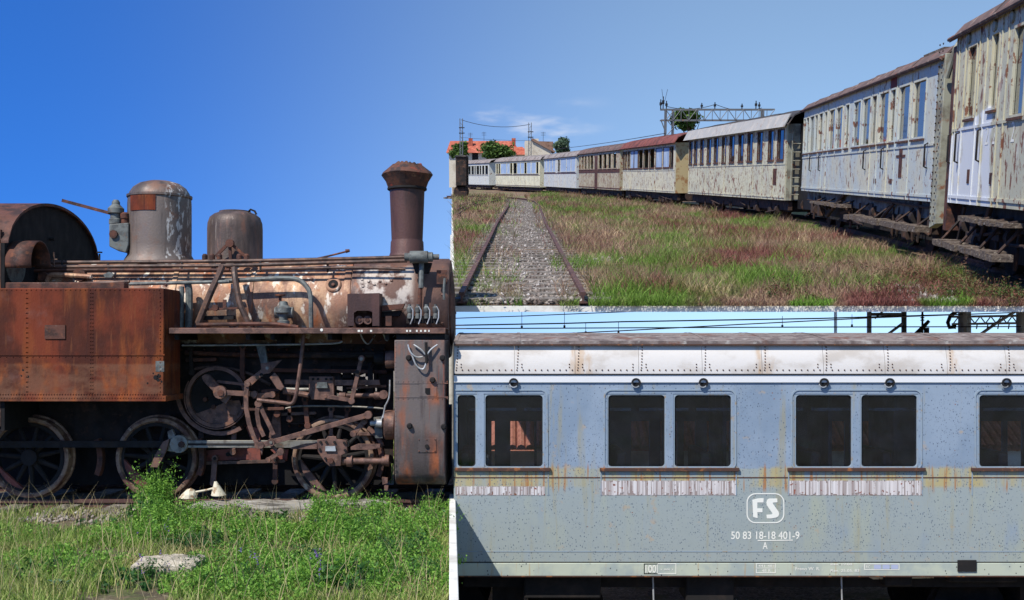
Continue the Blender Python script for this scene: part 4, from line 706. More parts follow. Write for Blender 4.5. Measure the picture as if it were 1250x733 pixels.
for a, b in ((540, 669), (737, 899), (966, 1126), (1190, 1350)):
    x0 = max(a, 555.5)
    if a < 555: MB().pp([(555, 475.6), (662, 475.6), (666, 478), (668.6, 482), (669, 571), (667.4, 571), (667, 483), (664.6, 479), (661, 477.2), (555, 477.2)], DK - .010, .013).build('window_bead', m_frame, ck)
    else: rrring(rr(a, b, 475.6, 574, 9), rr(a + 1.6, b - 1.6, 477.2, 573, 8), DK - .010, .013).build('window_bead', m_frame, ck)
    MB().box(kx(x0 - (0 if a < 555 else 5)), kx(b + 3), DK - .035, DK + .03, kz(575.4), kz(571.2)).build('window_sill', m_sill, ck, bev=.005)
    if b < 1200:
        fk = MB(); xa, xb = max(a - 4, 556.), (b - .5 if a > 555 else 665); yt_ = 587 if a > 555 else 594; nf = int((xb - xa) / 1.7)
        for k in range(nf):                     # ragged flakes of old paint, some lost
            if random.random() < .07: continue
            x_ = xa + (xb - xa) * k / nf; w_ = (xb - xa) / nf * random.uniform(.7, 1.25); t_ = yt_ + random.choice([0, 0, .5, random.uniform(0, 3)]); b_ = 605 - random.choice([0, .3, random.uniform(0, 2.5), random.uniform(0, 5)]); d_ = DK - .0025 - .0035 * random.random()
            fk.add([P(x_, t_, d_), P(x_ + w_, t_ + random.uniform(-.4, .6), d_), P(x_ + w_ + random.uniform(-.4, .4), b_ + random.uniform(-1, .5), d_), P(x_ + random.uniform(-.3, .3), b_, d_)], [(0, 1, 2, 3)])
        stuff(fk.build('peeling_stripe', m_peel, ck, smooth=False)); MB().box(kx(xa), kx(xb), DK - .0015, DK + .01, kz(605), kz(yt_)).build('bare_strip', m_bare, ck)
    for x in ((b - .5,) if a < 555 else (a - 4, b - 1)): MB().box(kx(x), kx(x + 1.2), DK - .006, DK + .01, kz(605), kz(575)).build('drip_strip', m_frame, ck)
for y, t in ((582.6, 1.3), (673, 1.0)): MB().box(K0, K1, DK - .004, DK + .01, kz(y + t), kz(y)).build('panel_seam', m_sill if y < 600 else m_frame, ck)
MB().box(K0 + .01, K1 - .01, DK + .02, DK + .2, kz(688.2), kz(685.6)).build('body_joint', m_seal, ck)
sole = MB().box(K0, K1, DK - .012, DK + .1, kz(703), kz(687.6)).build('solebar', m_sole, ck, bev=.004); MB().box(K0, K1, KB - .2, KB - .05, kz(718), kz(700)).build('solebar', m_dark, ck)
MB().box(K0, K1, DK - .02, DK + .03, kz(704.2), kz(703)).build('solebar_flange', m_sill, sole)
# roof: white riveted side panels, dark top
band = MB().box(K0, K1, DK - .02, DK + .03, kz(467), kz(458)).build('white_fascia', m_band, ck); MB().box(K0, K1, DK - .03, DK + .04, kz(458), kz(456.4)).build('drip_rail', m_seal, ck)
pan_y = lambda py: DK - .016 + .42 * (1 - math.sqrt(max(0, 1 - ((457 - py) / 62) ** 2))) * 1.0
J = [554, 628, 702, 779.5, 857, 930, 1005, 1080, 1156, 1228, 1302, 1376, 1420]
rows = [457, 452, 446, 440, 434, 428, 420]
def roofpt(px, py, off=0): d = pan_y(py) + off; return Vector(((px - CX) * DK / F, d, kz(py)))
for a, b in zip(J, J[1:]):
    V = []; Fc = []
    for k, y in enumerate(rows):
        for x in (a + .25, b - .25): V += [roofpt(x, y), roofpt(x, y, .02)]
    for k in range(len(rows) - 1):
        i, j = 4 * k, 4 * k + 4; Fc += [(i, i + 2, j + 2, j), (i + 1, j + 1, j + 3, i + 3), (i, j, j + 1, i + 1), (i + 2, i + 3, j + 3, j + 2)]
    Fc += [(0, 1, 3, 2), (len(V) - 4, len(V) - 2, len(V) - 1, len(V) - 3)]
    pn = MB().add(V, Fc).build('roof_panel', m_wroof2, ck)
    rv = MB()
    for x in np.arange(a + 3, b - 1, 7.5): rv.rivet(roofpt(x, 452), .011, (0, -1, .12), .009)
    for y in np.arange(424, 451, 3.6): rv.rivet(roofpt(a + 3 + (457 - y) * .06, y), .010, (0, -1, .3), .009)
    for dx in (-7, 9):
        for y in (445, 448.5): 
            if a + dx > 556: rv.rivet(roofpt(a + dx if dx > 0 else b + dx, y), .010, (0, -1, .2), .009)
    stuff(rv.build('rivets', m_sill, pn))
# roof top
prf = []; y0 = pan_y(420); z0 = kz(420.6)
for k in range(13):
    t = k / 12; yy = y0 - .05 + (KB - y0 + .05) * t; prf.append((yy, z0 + .15 * math.sin(math.pi * min(1, .06 + t * .92)) ** .8))
prf_in = [(y, z - .04) for y, z in reversed(prf)]
MB().prism([(K0, y, z) for y, z in prf + prf_in], (K1 - K0, 0, 0)).build('roof_top', m_troof, ck)
MB().box(K0, K1, y0 - .07, y0 + .02, kz(422), kz(420.2)).build('roof_lip', m_sill, ck)
for x in (555, 632, 708, 860, 935, 1010, 1155, 1230): MB().prism([(kx(x), y + .0, z + .003) for y, z in prf[:8]] + [(kx(x), y, z + .006) for y, z in reversed(prf[:8])], (.035, 0, 0)).build('roof_seam', m_troof, ck)
for x in (627, 776, 858, 1005, 1085, 1227, 1310):
    o = MB().lathe([(.056, 0), (.056, .05), (.036, .05), (.036, .012)], P(x, 467.4, DK + .01), (0, -1, 0), 20, cap=False).build('ventilator', m_rubber, ck); MB().lathe([(.037, 0), (.037, .01)], P(x, 467.4, DK - .004), (0, -1, 0), 18).build('ventilator_core', m_black, o)
    MB().ring(x, 468, 4.4, 5.6, DK - .044, .006, 16, 190, 320).build('ventilator_edge', m_galv, o)
# lettering
def text(body, x0, x1, y0, y1, par, name='lettering', d=DK - .003, mtl=None):
    cu = bpy.data.curves.new('t', 'FONT'); cu.body = body; cu.resolution_u = 4; cu.offset = .012; ob = bpy.data.objects.new('t', cu); COL.objects.link(ob)
    bpy.context.view_layer.update(); dg = bpy.context.evaluated_depsgraph_get(); me = bpy.data.meshes.new_from_object(ob.evaluated_get(dg)); bpy.data.objects.remove(ob); bpy.data.curves.remove(cu)
    c = np.empty(len(me.vertices) * 3, np.float32); me.vertices.foreach_get('co', c); c = c.reshape(-1, 3); lo_, hi_ = c.min(0), c.max(0)
    V = [P(x0 + (q[0] - lo_[0]) / (hi_[0] - lo_[0]) * (x1 - x0), y1 - (q[1] - lo_[1]) / (hi_[1] - lo_[1]) * (y1 - y0), d) for q in c]
    f = [tuple(p.vertices) for p in me.polygons]; bpy.data.meshes.remove(me); o_ = MB().add(V, f).build(name, mtl or m_white, par, smooth=False); return o_
text('50 83 18-18 401-9', 892.5, 976, 649, 658.6, ck, 'coach_number'); text('A', 931, 937, 662, 670.5, ck, 'class_letter'); MB().pp([(925, 659.8), (968, 659.2), (968, 660.2), (925, 660.8)], DK - .004, .004).build('underline', m_white, ck)
em = rrring(rr(911.5, 957.5, 602.5, 639, 11, 8), rr(912.7, 956.3, 603.7, 637.8, 10, 8), DK - .004, .004).build('emblem', m_white, ck)
zx = lambda x: 770 + x / 5.952; zy = lambda y: 590 + y / 5.952
MB().pp([(zx(x), zy(y)) for x, y in ((884, 122), (925, 112), (966, 110), (964, 141), (920, 141), (920, 184), (957, 184), (957, 212), (920, 212), (922, 256), (890, 246))], DK - .004, .004).build('letter_f', m_white, em, smooth=False)
MB().pp([(zx(x), zy(y)) for x, y in ((1064, 112), (1066, 140), (1032, 142), (1034, 152), (1074, 208), (1078, 224), (1072, 242), (1058, 250), (1020, 257), (990, 257), (986, 231), (1026, 228), (1030, 220), (990, 164), (986, 142), (992, 122), (1006, 113))], DK - .004, .004).build('letter_s', m_white, em, smooth=False)
def plate(x0, x1, y0, y1): 
    q = MB()
    for a, b, c, d in ((x0, x1, y0, y0 + .8), (x0, x1, y1 - .8, y1), (x0, x0 + .8, y0 + .8, y1 - .8), (x1 - .8, x1, y0 + .8, y1 - .8)): q.pp([(a, c), (b, c), (b, d), (a, d)], DK - .0155, .003)
    return q.build('marking_box', m_white, sole, smooth=False)
plate(786, 825.5, 688.2, 701); plate(786, 803, 688.2, 701); text('100', 788, 801, 690, 699.5, sole, d=DK - .016); text('x  sede  x', 806, 822, 693.5, 696.5, sole, d=DK - .016)
plate(923, 947, 688, 700); MB().pp([(923, 693.5), (947, 693.5), (947, 694.2), (923, 694.2)], DK - .0155, .003).build('marking_line', m_white, sole); text('441 481', 925.5, 945, 689.5, 692.6, sole, d=DK - .016); text('48 R', 930, 941, 695, 699, sole, d=DK - .016)
text('Freno W. R. .', 971, 1004, 692.5, 696.5, sole, d=DK - .016); text('Rev. 19.08', 1014, 1040, 687.5, 690.5, sole, d=DK - .016); text('Rev. 25.05. 83', 1014, 1049, 695, 698.5, sole, d=DK - .016)
plate(1055, 1098, 688.5, 696); text('RIC', 1057, 1062, 690.5, 694.2, sole, d=DK - .016)
m_lil = mat('faded_lilac', (164, 172, 196), (), .7)
for x in (1067, 1077.5, 1088): MB().pp([(x, 689.8), (x + 8.5, 689.8), (x + 8.5, 694.8), (x, 694.8)], DK - .0155, .003).build('marking_patch', m_lil, sole)
MB().box(kx(1168), kx(1191), DK - .03, DK - .012, kz(697.5), kz(683.5)).build('dark_plate', m_dark, ck, bev=.004)
# underframe and bogies on the lower track
uf = MB().box(K0 + .1, K1 - .1, DK + .3, KB - .3, kz(724), kz(704)).build('underframe', m_dark, ck)
for x0, x1, y1 in ((640, 735, 735), (1085, 1120, 720), (840, 900, 740), (1165, 1250, 715)): MB().box(kx(x0), kx(x1), DK + .15, DK + .7, kz(y1), kz(704)).build('equipment_box', m_dark, ck, bev=.02)
MB().pp([(1058, 703.4), (1140, 700), (1140, 706), (1066, 707.5)], DK + .2, .05).build('pale_pipe', m_cream, ck)
for x in (797, 1027): MB().tube([P(x, 703, DK + .1), P(x + 1, 740, DK + .1)], .01, 6).build('hanging_cable', m_galv, ck)
for bx_ in (620, 1290):
    for wx in (-75, 75):
        for y in (DK + .72, DK + 2.12):
            c = Vector((kx(bx_ + wx), y, LOW + .155 + .46)); o = MB().lathe([(.46, 0), (.46, .1), (.49, .11), (.49, .135)], c, (0, 1, 0), 40).build('wheel', m_dark, ck); MB().lathe([(.08, -.14), (.08, .01)], c, (0, 1, 0), 14).build('axle_box', m_dark, o)
    MB().box(kx(bx_ - 130), kx(bx_ + 130), DK + .5, DK + .62, LOW + .5, LOW + .75).build('bogie_frame', m_dark, ck, bev=.01); MB().box(kx(bx_ - 20), kx(bx_ + 20), DK + .5, KB - .5, LOW + .6, kz(720)).build('bolster', m_dark, ck)
kt = root('railway_track', 'track on the low ground under the blue-grey coach', 'track', (4, DK + 1.45, LOW))
for y in (DK + .79, DK + 2.19): MB().prism([(K0 - .2, y + a, LOW + .155 + b) for a, b in railprof()], (K1 - K0 + 6, 0, 0)).build('rail', m_rail, kt)
for k in range(18): inst('sleeper', sm_, (K0 + .4 + k * .62, DK + 1.49, LOW + .03), kt, (0, 0, random.uniform(-.02, .02)))
# ------------------------------------------------------------------ the curved train in the raised yard
def paint(name, base, base2, rust, lower=None, seed=0, white=None, zb=0):
    L = [dict(c=base2, s=(1.2, 1.2, .8), lo=.4, hi=.62, o=seed), dict(c=(146, 112, 84), s=(5, 5, 1.1), lo=.66 - rust * .16, hi=.78, a=.5, o=seed + 3), dict(c=(112, 66, 46), s=(5, 5, 3.4), lo=.67 - rust * .13, hi=.71 - rust * .12, a=.92, o=seed + 5), dict(c=(122, 74, 50), s=(14, 14, 8), lo=.66 - rust * .1, hi=.7 - rust * .08, a=.85, o=seed + 15), dict(c=(206, 206, 198), s=(4, 4, 1.5), lo=.56, hi=.7, a=.35, o=seed + 8), dict(c=(110, 104, 92), s=(16, 16, 3), lo=.62, hi=.76, a=.35, o=seed + 11)]
    if white: L.append(white)
    return mat(name, base, L, .62, 0, .003, (4, 4, 2))
m_rf_br = mat('roof_brown', (104, 84, 76), [dict(c=(88, 72, 66), s=(2, 2, 2), lo=.42, hi=.6), dict(c=(150, 132, 120), s=5, lo=.56, hi=.7), dict(c=(132, 78, 58), s=3, lo=.58, hi=.7, a=.8)], .85)
m_rf_red = mat('roof_red', (122, 68, 58), [dict(c=(92, 54, 48), s=2, lo=.42, hi=.6), dict(c=(150, 104, 92), s=4, lo=.58, hi=.7, a=.8)], .85)
m_rf_dk = mat('roof_dark', (58, 56, 56), [dict(c=(104, 92, 84), s=2, lo=.5, hi=.66)], .85)
m_rf_gr = mat('roof_grey', (140, 132, 126), [dict(c=(108, 98, 92), s=1.5, lo=.45, hi=.62), dict(c=(140, 100, 82), s=3, lo=.58, hi=.7)], .85)
m_skirt = mat('white_skirt', (156, 154, 148), [dict(c=(172, 166, 156), s=2, lo=.45, hi=.65), dict(c=(140, 100, 74), s=(9, 9, 2), lo=.6, hi=.72)], .7)
m_board = mat('blue_board', (142, 162, 186), [dict(c=(166, 180, 198), s=(2, 2, 1), lo=.45, hi=.6), dict(c=(130, 150, 176), s=(8, 8, 1), lo=.58, hi=.7)], .6)
m_plank = mat('old_plank', (98, 86, 74), [dict(c=(82, 70, 60), s=(14, 6, 20), lo=.42, hi=.6), dict(c=(158, 148, 130), s=(20, 9, 24), lo=.56, hi=.7)], .95, 0, .03, (14, 9, 14))
m_bogie = mat('bogie_rust', (64, 48, 40), [dict(c=(40, 34, 31), s=3, lo=.42, hi=.6), dict(c=(104, 72, 54), s=6, lo=.57, hi=.7)], .85)
m_redpatch = mat('red_patch', (112, 44, 40), (), .8)
TRACK_PTS = []
wh_me = meshof('wheel', *(lambda q: (q.v, q.f))(MB().lathe([(.5, 0), (.5, .1), (.53, .11), (.53, .14)], (0, 0, 0), (0, 1, 0), 28)))
wh_me.materials.append(m_bogie)
ab_me = meshof('axle_box', *(lambda q: (q.v, q.f))(MB().box(-.16, .16, -.12, .12, -.18, .18))); ab_me.materials.append(m_bogie)
sp_me = meshof('spring', *(lambda q: (q.v, q.f))(MB().tube([(-.55, 0, .1), (-.25, 0, 0), (0, 0, -.03), (.25, 0, 0), (.55, 0, .1)], .05, 6))); sp_me.materials.append(m_bogie)
def coach(spec):
    (xn, ybn, ygn, Yn), (xf, ybf, ygf, Yf) = spec['n'], spec['f']
    a = yardz(xn, ybn, Yn); b = yardz(xf, ybf, Yf); ga = yardz(xn, ygn, Yn); gb = yardz(xf, ygf, Yf)
    zb = (a.z + b.z) / 2; zg = (ga.z + gb.z) / 2; a.z = b.z = 0; d = b - a; L = d.length; d.normalize(); W_ = spec.get('W', 3.1)
    rt = root('railway_coach', spec['label'], 'railway coach', (0, 0, 0), 'derelict coaches in the curved train')
    left = Vector((-d.y, d.x, 0)); TRACK_PTS.append((a - left * W_ / 2, b - left * W_ / 2))
    wa, wb = [MD @ (q_ + Vector((0, 0, zb + (zg - zb) * .65))) for q_ in (a, b)]                     # plan positions, to turn pixels into lengths along the side
    def u(px): k = (px - CX) / F; return max(0, min(L, L * (wa.x - k * wa.y) / ((wa.x - k * wa.y) - (wb.x - k * wb.y))))
    def z(t): return zb + (zg - zb) * t
    pm = spec['paint']; ops = []; t0, t1 = spec['t']
    for w in spec['wins']:
        x0, x1, kind = w[0], w[1], w[2]; p, q = u(x1), u(x0)
        if q - p > .05: ops.append((max(p, .05), min(q, L - .05), z(w[3] if len(w) > 3 else t0), z(w[4] if len(w) > 4 else t1), kind))
    m = wall_open(0, L, zb, zg, ops, 0, -.06); me = meshof('side_wall', m.v, m.f, False); me.materials.append(pm); sw = inst('side_wall', me, (0, 0, 0), rt)
    for p, q, c, e, kind in ops:
        n_ = MB(); w = .035
        for f_ in ((p, q, c - .03, c + .01), (p, q, e - .01, e + .03), (p - .03, p + .01, c - .03, e + .03), (q - .01, q + .03, c - .03, e + .03)): n_.box(f_[0], f_[1], -.03, .016, f_[2], f_[3])
        fm = n_.build('window', spec.get('fm', pm), rt, smooth=False)
        if kind == 'g': MB().box(p, q, -.05, -.045, c, e).build('pane', m_skyglass, fm, smooth=False)
        elif kind == 'b': MB().box(p, q, -.04, -.015, c, e).build('blue_panel', m_board, fm, smooth=False)
        elif kind == 'h': MB().box(p, q, -.05, -.045, c, c + (e - c) * .5).build('pane', m_skyglass, fm, smooth=False)
        MB().box(p - .05, q + .05, -.02, .04, c - .07, c - .03).build('sill', m_sill, fm)
    m = wall_open(0, L, zb, zg, [], -W_, -W_ + .06); me = meshof('side_wall', m.v, m.f, False); me.materials.append(pm); inst('side_wall', me, (0, 0, 0), rt)
    em_ = spec.get('endm', pm)
    for x, n_ in ((.001, 1), (L - .05, 0)): MB().box(x, x + .049, -W_ + .061, -.061, zb, zg).build('end_wall', em_, rt)
    MB().box(.06, L - .06, -W_ + .07, -.07, zb + .05, zb + .12).build('floor', m_in, rt)
    ins_ = .5                                   # a dark inner partition so that open windows look into a room
    MB().box(.06, L - .06, -W_ + .9, -W_ + .95, zb + .13, zg - .02).build('partition', m_in, rt, smooth=False)
    # roof
    rise = spec.get('rise', .45); oh = spec.get('oh', .08); pr = []; sk = spec.get('skirt')
    y1r, y0r = oh, -W_ - oh
    zr = zg - .02
    for k in range(15):
        t = k / 14; pr.append((y1r + (y0r - y1r) * t, zr + rise * math.sin(math.pi * t) ** .42))
    pin = [(y, zz - .05) for y, zz in reversed(pr)]
    ov = spec.get('ov', .35)
    rf = MB().prism([(-ov, y, zz) for y, zz in pr + pin], (L + 2 * ov, 0, 0)).build('roof', spec['roof'], rt, angle=45)
    nse = int(L / 1.9)
    for k in range(1, nse): MB().prism([(L * k / nse, y, zz + .002) for y, zz in pr[:11]] + [(L * k / nse, y, zz + .02) for y, zz in reversed(pr[:11])], (.05, 0, 0)).build('roof_seam', spec['roof'], rf)
    MB().tube([(-ov, oh + .01, zr), (L + ov, oh + .01, zr)], .035, 6).build('gutter', spec.get('gm', spec['roof']), rf)
    if sk:
        V = MB()
        n_ = 11
        for k in range(n_):
            x0_, x1_ = -ov + (L + 2 * ov) * k / n_ + .01, -ov + (L + 2 * ov) * (k + 1) / n_ - .01
            MB().prism([(x0_, oh + .16, zr - .10), (x0_, oh - .08, zr + sk), (x0_, oh - .12, zr + sk), (x0_, oh + .12, zr - .10)], (x1_ - x0_, 0, 0)).build('skirt_panel', m_skirt, rf)
    # belts, ribs, doors
    for t, h in spec.get('belts', ((.03, .05), (t0 - .07, .045))):
        MB().box(.0, L, .001, .018, z(t), z(t) + h).build('belt_rail', spec.get('bm', pm), rt, smooth=False)
    for x in spec.get('ribs', ()): MB().box(u(x) - .02, u(x) + .02, .001, .02, zb, zg).build('cover_strip', spec.get('bm', pm), rt, smooth=False)
    for x in spec.get('handles', ()):
        h0, h1 = z(.24), z(.42); MB().tube([(u(x), .01, h0), (u(x), .07, h0 + .03), (u(x), .07, h1 - .03), (u(x), .01, h1)], .018, 6).build('door_handle', m_dark, rt)
    for x0, x1, ta, tb, mm in spec.get('patches', ()): MB().box(u(x1), u(x0), .002, .012, z(ta), z(tb)).build('patch', mm, rt, smooth=False)
    # solebar, running gear
    sol_ = MB().box(.1, L - .1, -.35, -.2, zb - .36, zb - .01).build('solebar', m_bogie if not spec.get('sole') else spec['sole'], rt); MB().box(.1, L - .1, -W_ + .2, -W_ + .35, zb - .36, zb - .01).build('solebar', m_bogie, rt)
    MB().box(.3, L - .3, -W_ + .4, -.33, .42, zb - .1).build('underframe', m_dark, rt)  # underframe as one dark mass, standing in for the shade below the body
    for k in range(spec.get('gear', 14)):       # brake gear, rods, battery boxes hanging in front of the frame
        xk = random.uniform(.4, L - .6); zk = random.uniform(.45, zb - .3); kk = k % 4
        if kk == 0: MB().box(xk, xk + random.uniform(.12, .5), -.36, -.16, zk - .15, zk + .18).build('gear_box', m_bogie, rt, bev=.01)
        elif kk == 1: MB().tube([(xk, -.2, zb - .2), (xk + random.uniform(-.15, .15), -.18, .35)], .03, 6).build('gear_hanger', m_bogie, rt)
        elif kk == 2: MB().tube([(xk, -.14, zk), (min(L - .2, xk + random.uniform(.7, 1.8)), -.14, zk + random.uniform(-.2, .2))], .028, 6).build('gear_rod', m_bogie, rt)
        else: MB().tube([(xk, -.22, zk), (xk + .16, -.22, zk)], .14, 12).build('gear_drum', m_bogie, rt)
    wheels = spec.get('wheels', (.12, .26, .74, .88))
    for w in wheels:
        for y in (-W_ / 2 + .8, -W_ / 2 - .94):
            o = inst('wheel', wh_me, (L * w, y, .65), rt)
            inst('axle_box', ab_me, (L * w, y + (.32 if y > -W_ / 2 else -.2), .66), o)
        o = inst('spring', sp_me, (L * w, -.42, zb - .42), rt); 
        MB().box(L * w - .1, L * w + .1, -.5, -.38, .6, zb - .3).build('hanger', m_bogie, rt)
    for s_ in (0, 1):
        x = -.1 if s_ == 0 else L + .1; e_ = -.55 if s_ == 0 else L + .55
        for y in (-.65, -W_ + .65): o = MB().tube([(x, y, zb - .15), (e_, y, zb - .15)], .08, 10).build('buffer', m_bogie, rt); MB().tube([(e_ - .02, y, zb - .15), (e_ + .03, y, zb - .15)], .22, 16).build('buffer_head', m_bogie, o)
    if spec.get('boards'):
        for x0, x1, zz, dy, th in spec['boards']: 
            q = MB(); xx = np.linspace(u(x1), u(x0), 14)
            for i in range(13): q.box(xx[i], xx[i + 1] + .001, dy - .18 + random.uniform(-.02, .02), dy + .1 + random.uniform(-.03, .03), zz - th + random.uniform(-.012, .012), zz + random.uniform(-.015, .02))
            q.build('step_board', m_plank, rt, smooth=False)
            for t in (.08, .4, .7, .95): xq = u(x1) + (u(x0) - u(x1)) * t; MB().tube([(xq, -.25, zb - .15), (xq, dy - .02, zz)], .025, 6).build('step_hanger', m_bogie, rt)
    for x0, zz0, x1, zz1, r_ in spec.get('rods', ()): MB().tube([(u(x0), -.12, zz0), (u(x1), -.12, zz1)], r_, 6).build('brake_rod', m_bogie, rt)
    rot = Matrix((( d.x, left.x, 0), (d.y, left.y, 0), (0, 0, 1))).to_4x4()
    rt.matrix_world = MD @ Matrix.Translation(a) @ rot
    return rt, u, z, L, zb, zg, W_
p1 = paint('coach_paint_nearest', (190, 184, 154), (176, 174, 152), .75, seed=1, white=dict(c=(204, 207, 208), s=(3, 3, 1), lo=.35, hi=.5, o=77, a=.95, box=[('Y', 16.3, 19, .12), ('Z', 4.0, 5.55, .05)]))
p2 = paint('coach_paint_pale_blue', (176, 184, 180), (190, 188, 168), .5, seed=12)
p3 = paint('coach_paint_cream_grey', (194, 190, 162), (178, 176, 154), .85, seed=23)
p4 = paint('coach_paint_cream', (198, 192, 164), (186, 182, 162), .7, seed=31)
p5 = paint('coach_paint_tan', (178, 170, 142), (160, 148, 120), .95, seed=42)
p6 = paint('coach_paint_grey_white', (184, 188, 184), (196, 194, 180), .5, seed=55)
p7 = paint('coach_paint_ivory', (210, 205, 174), (195, 191, 162), .5, seed=61)
p8 = paint('coach_paint_white', (196, 196, 184), (190, 192, 184), .4, seed=71)
m_end2 = mat('coach_end_olive', (150, 150, 132), [dict(c=(112, 108, 94), s=2, lo=.45, hi=.62), dict(c=(128, 84, 58), s=5, lo=.58, hi=.7)], .8)
c1z = lambda x: 1120 + x / 1.93
c2z = lambda x: 960 + x / 2.715
c3z = lambda x: 750 + x / 3.858
c8z = lambda x: 550 + x / 5.638
W2 = [(420, 460), (372, 407), (345, 360), (308, 337), (283, 298), (252, 277), (222, 245), (195, 207), (165, 185), (142, 160), (126, 136), (108, 122), (94, 103), (78, 92), (66, 74), (52, 63)]
W3 = [(768, 797), (725, 750), (674, 697), (627, 650), (585, 607), (543, 565), (507, 525), (470, 488), (437, 455), (405, 420), (376, 390), (353, 367)]
W4 = [(262, 277, 'd'), (230, 258, 'b'), (195, 224, 'b'), (165, 188, 'd'), (138, 160, 'd'), (113, 133, 'd'), (92, 110, 'b'), (75, 91, 'b'), (64, 73, 'd'), (52, 60, 'd'), (42, 49, 'd')]
W5 = [(1118, 1140, 'd'), (1084, 1104, 'd'), (1053, 1073, 'd'), (1020, 1042, 'd'), (963, 981, 'd'), (945, 958, 'd'), (923, 936, 'd'), (903, 916, 'd'), (884, 896, 'd')]
W6 = [(830, 858, 'b'), (798, 828, 'b'), (757, 795, 'b'), (738, 752, 'd'), (703, 722, 'b'), (683, 701, 'b'), (662, 681, 'b'), (646, 660, 'b')]
W7 = [(590, 605, 'd'), (555, 588, 'b'), (525, 553, 'b'), (508, 523, 'd'), (482, 507, 'b'), (458, 480, 'b'), (432, 456, 'd'), (410, 425, 'd'), (388, 408, 'b'), (345, 386, 'b'), (330, 342, 'd'), (315, 326, 'd')]
W8 = [(238, 258, 'd'), (217, 233, 'd'), (200, 212, 'd'), (178, 197, 'd'), (164, 174, 'd'), (143, 161, 'd'), (122, 139, 'd'), (104, 112, 'd')]
C1 = coach(dict(n=(1252, 259.5, -18, 14.45), f=(1158, 246, 60, 18.9), paint=p1, t=(.5, .9), wins=[(1236, 1252, 'g', .46, .89), (c1z(172), c1z(188), 'g', .52, .91), (c1z(117), c1z(136), 'g', .5, .9), (c1z(80), c1z(90), 'd', .52, .88)], roof=m_rf_br, fm=p1, wheels=(.6, .9), rise=.5, gear=18,
    ribs=[c1z(x) for x in (72, 95, 110, 143, 160, 195, 210)], handles=[c1z(x) for x in (107, 160, 77)], boards=[(1252, 1164, .62, .16, .1), (1252, 1190, 1.05, .05, .06)], rods=[(1200, .7, 1210, 1.25, .05), (1172, .6, 1178, 1.2, .03)], label='nearest derelict coach at the right edge, cream with rust streaks and a white patch', sole=m_dark, patches=[(c1z(84), c1z(88), .12, .18, m_rust), (c1z(131), c1z(136), .12, .2, m_rust), (c1z(186), c1z(192), .12, .18, m_rust)]))
C2 = coach(dict(n=(1138, 243, 67.6, 20.4), f=(978, 235, 139.4, 36.2), paint=p2, t=(.47, .89), wins=[(c2z(a), c2z(b), 'g') for a, b in W2], roof=m_rf_br, endm=m_end2, rise=.42, gear=30, wheels=(.14, .24, .78, .88),
    ribs=[c2z(x) for x in (283, 305, 340, 365, 412, 135, 120)], handles=[c2z(x) for x in (478, 330, 270, 118, 87)], boards=[(1148, 1050, .75, .18, .12), (1040, 1000, .95, .1, .08)], rods=[(1030, 1.25, 1010, .55, .06), (1075, .7, 1090, 1.1, .04), (1122, .5, 1122, 1.2, .04), (1060, 1.15, 1135, 1.1, .03)],
    patches=[(c2z(342), c2z(362), .9, .995, m_redpatch), (c2z(382), c2z(392), .17, .42, m_rust), (c2z(372), c2z(402), .33, .35, m_rust), (c2z(300), c2z(307), .12, .16, m_rust), (c2z(353), c2z(361), .12, .16, m_rust)], label='pale blue-grey derelict coach with brown roof and a small red patch above its windows', sole=mat('solebar_grey', (108, 110, 104), [dict(c=(74, 66, 58), s=3, lo=.45, hi=.6)], .8)))
C3 = coach(dict(n=(957, 244, 149, 38.2), f=(840, 237.4, 171.3, 52.5), paint=p3, t=(.54, .93), wins=[(c3z(a), c3z(b), 'g') for a, b in W3], roof=m_rf_dk, skirt=.36, rise=.62, endm=m_end2, label='rust-spotted cream coach with white slanted roof skirt and twelve tall narrow windows',
    ribs=[c3z(x) for x in (345, 430, 520, 655, 700, 750)], fm=m_sill, patches=[(c3z(752), c3z(768), .2, .42, m_rust)]))
C4 = coach(dict(n=(823, 235.3, 173.5, 54.6), f=(760, 232.7, 183, 67.6), paint=p4, t=(.52, .92), wins=[(c3z(a), c3z(b), k) for a, b, k in W4], roof=m_rf_red, rise=.62, oh=.16, endm=mat('coach_end_yellow', (178, 160, 118), [dict(c=(150, 110, 70), s=3, lo=.5, hi=.66)], .8), label='cream coach with dark red roof and blue boards in some windows', fm=m_sill, ribs=[c3z(x) for x in (75, 190)]))
C5 = coach(dict(n=(756, 232, 181, 69.8), f=(706.5, 230.2, 190.3, 85), paint=p5, t=(.55, .93), wins=[(c8z(a), c8z(b), k) for a, b, k in W5], roof=m_rf_br, rise=.55, label='tan coach with brown roof, open dark windows and rusty belt below them', bm=m_rust, belts=((.03, .06), (.44, .24)), fm=p5, patches=[(c8z(992), c8z(1012), .0, .9, m_rust)]))
C6 = coach(dict(n=(703.5, 229.3, 188.6, 87), f=(664, 228.4, 195.6, 103), paint=p6, t=(.52, .93), wins=[(c8z(a), c8z(b), k) for a, b, k in W6], roof=m_rf_gr, rise=.55, label='grey-white coach with almost every window boarded in pale blue', bm=m_rust, belts=((.45, .06),), fm=p6))
C7 = coach(dict(n=(659, 228.4, 194.6, 105), f=(605, 227.5, 198.4, 121), paint=p7, t=(.5, .92), wins=[(c8z(a), c8z(b), k) for a, b, k in W7], roof=m_rf_gr, rise=.55, label='ivory coach far off beside the bend of the empty track', fm=p7, bm=m_rust))
C8 = coach(dict(n=(597, 226, 198.5, 124), f=(566, 225.5, 200.6, 136), paint=p8, t=(.48, .88), wins=[(c8z(a), c8z(b), k) for a, b, k in W8], roof=m_rf_gr, rise=.5, label='white coach with dark windows, last and farthest of the curved train', fm=p8))
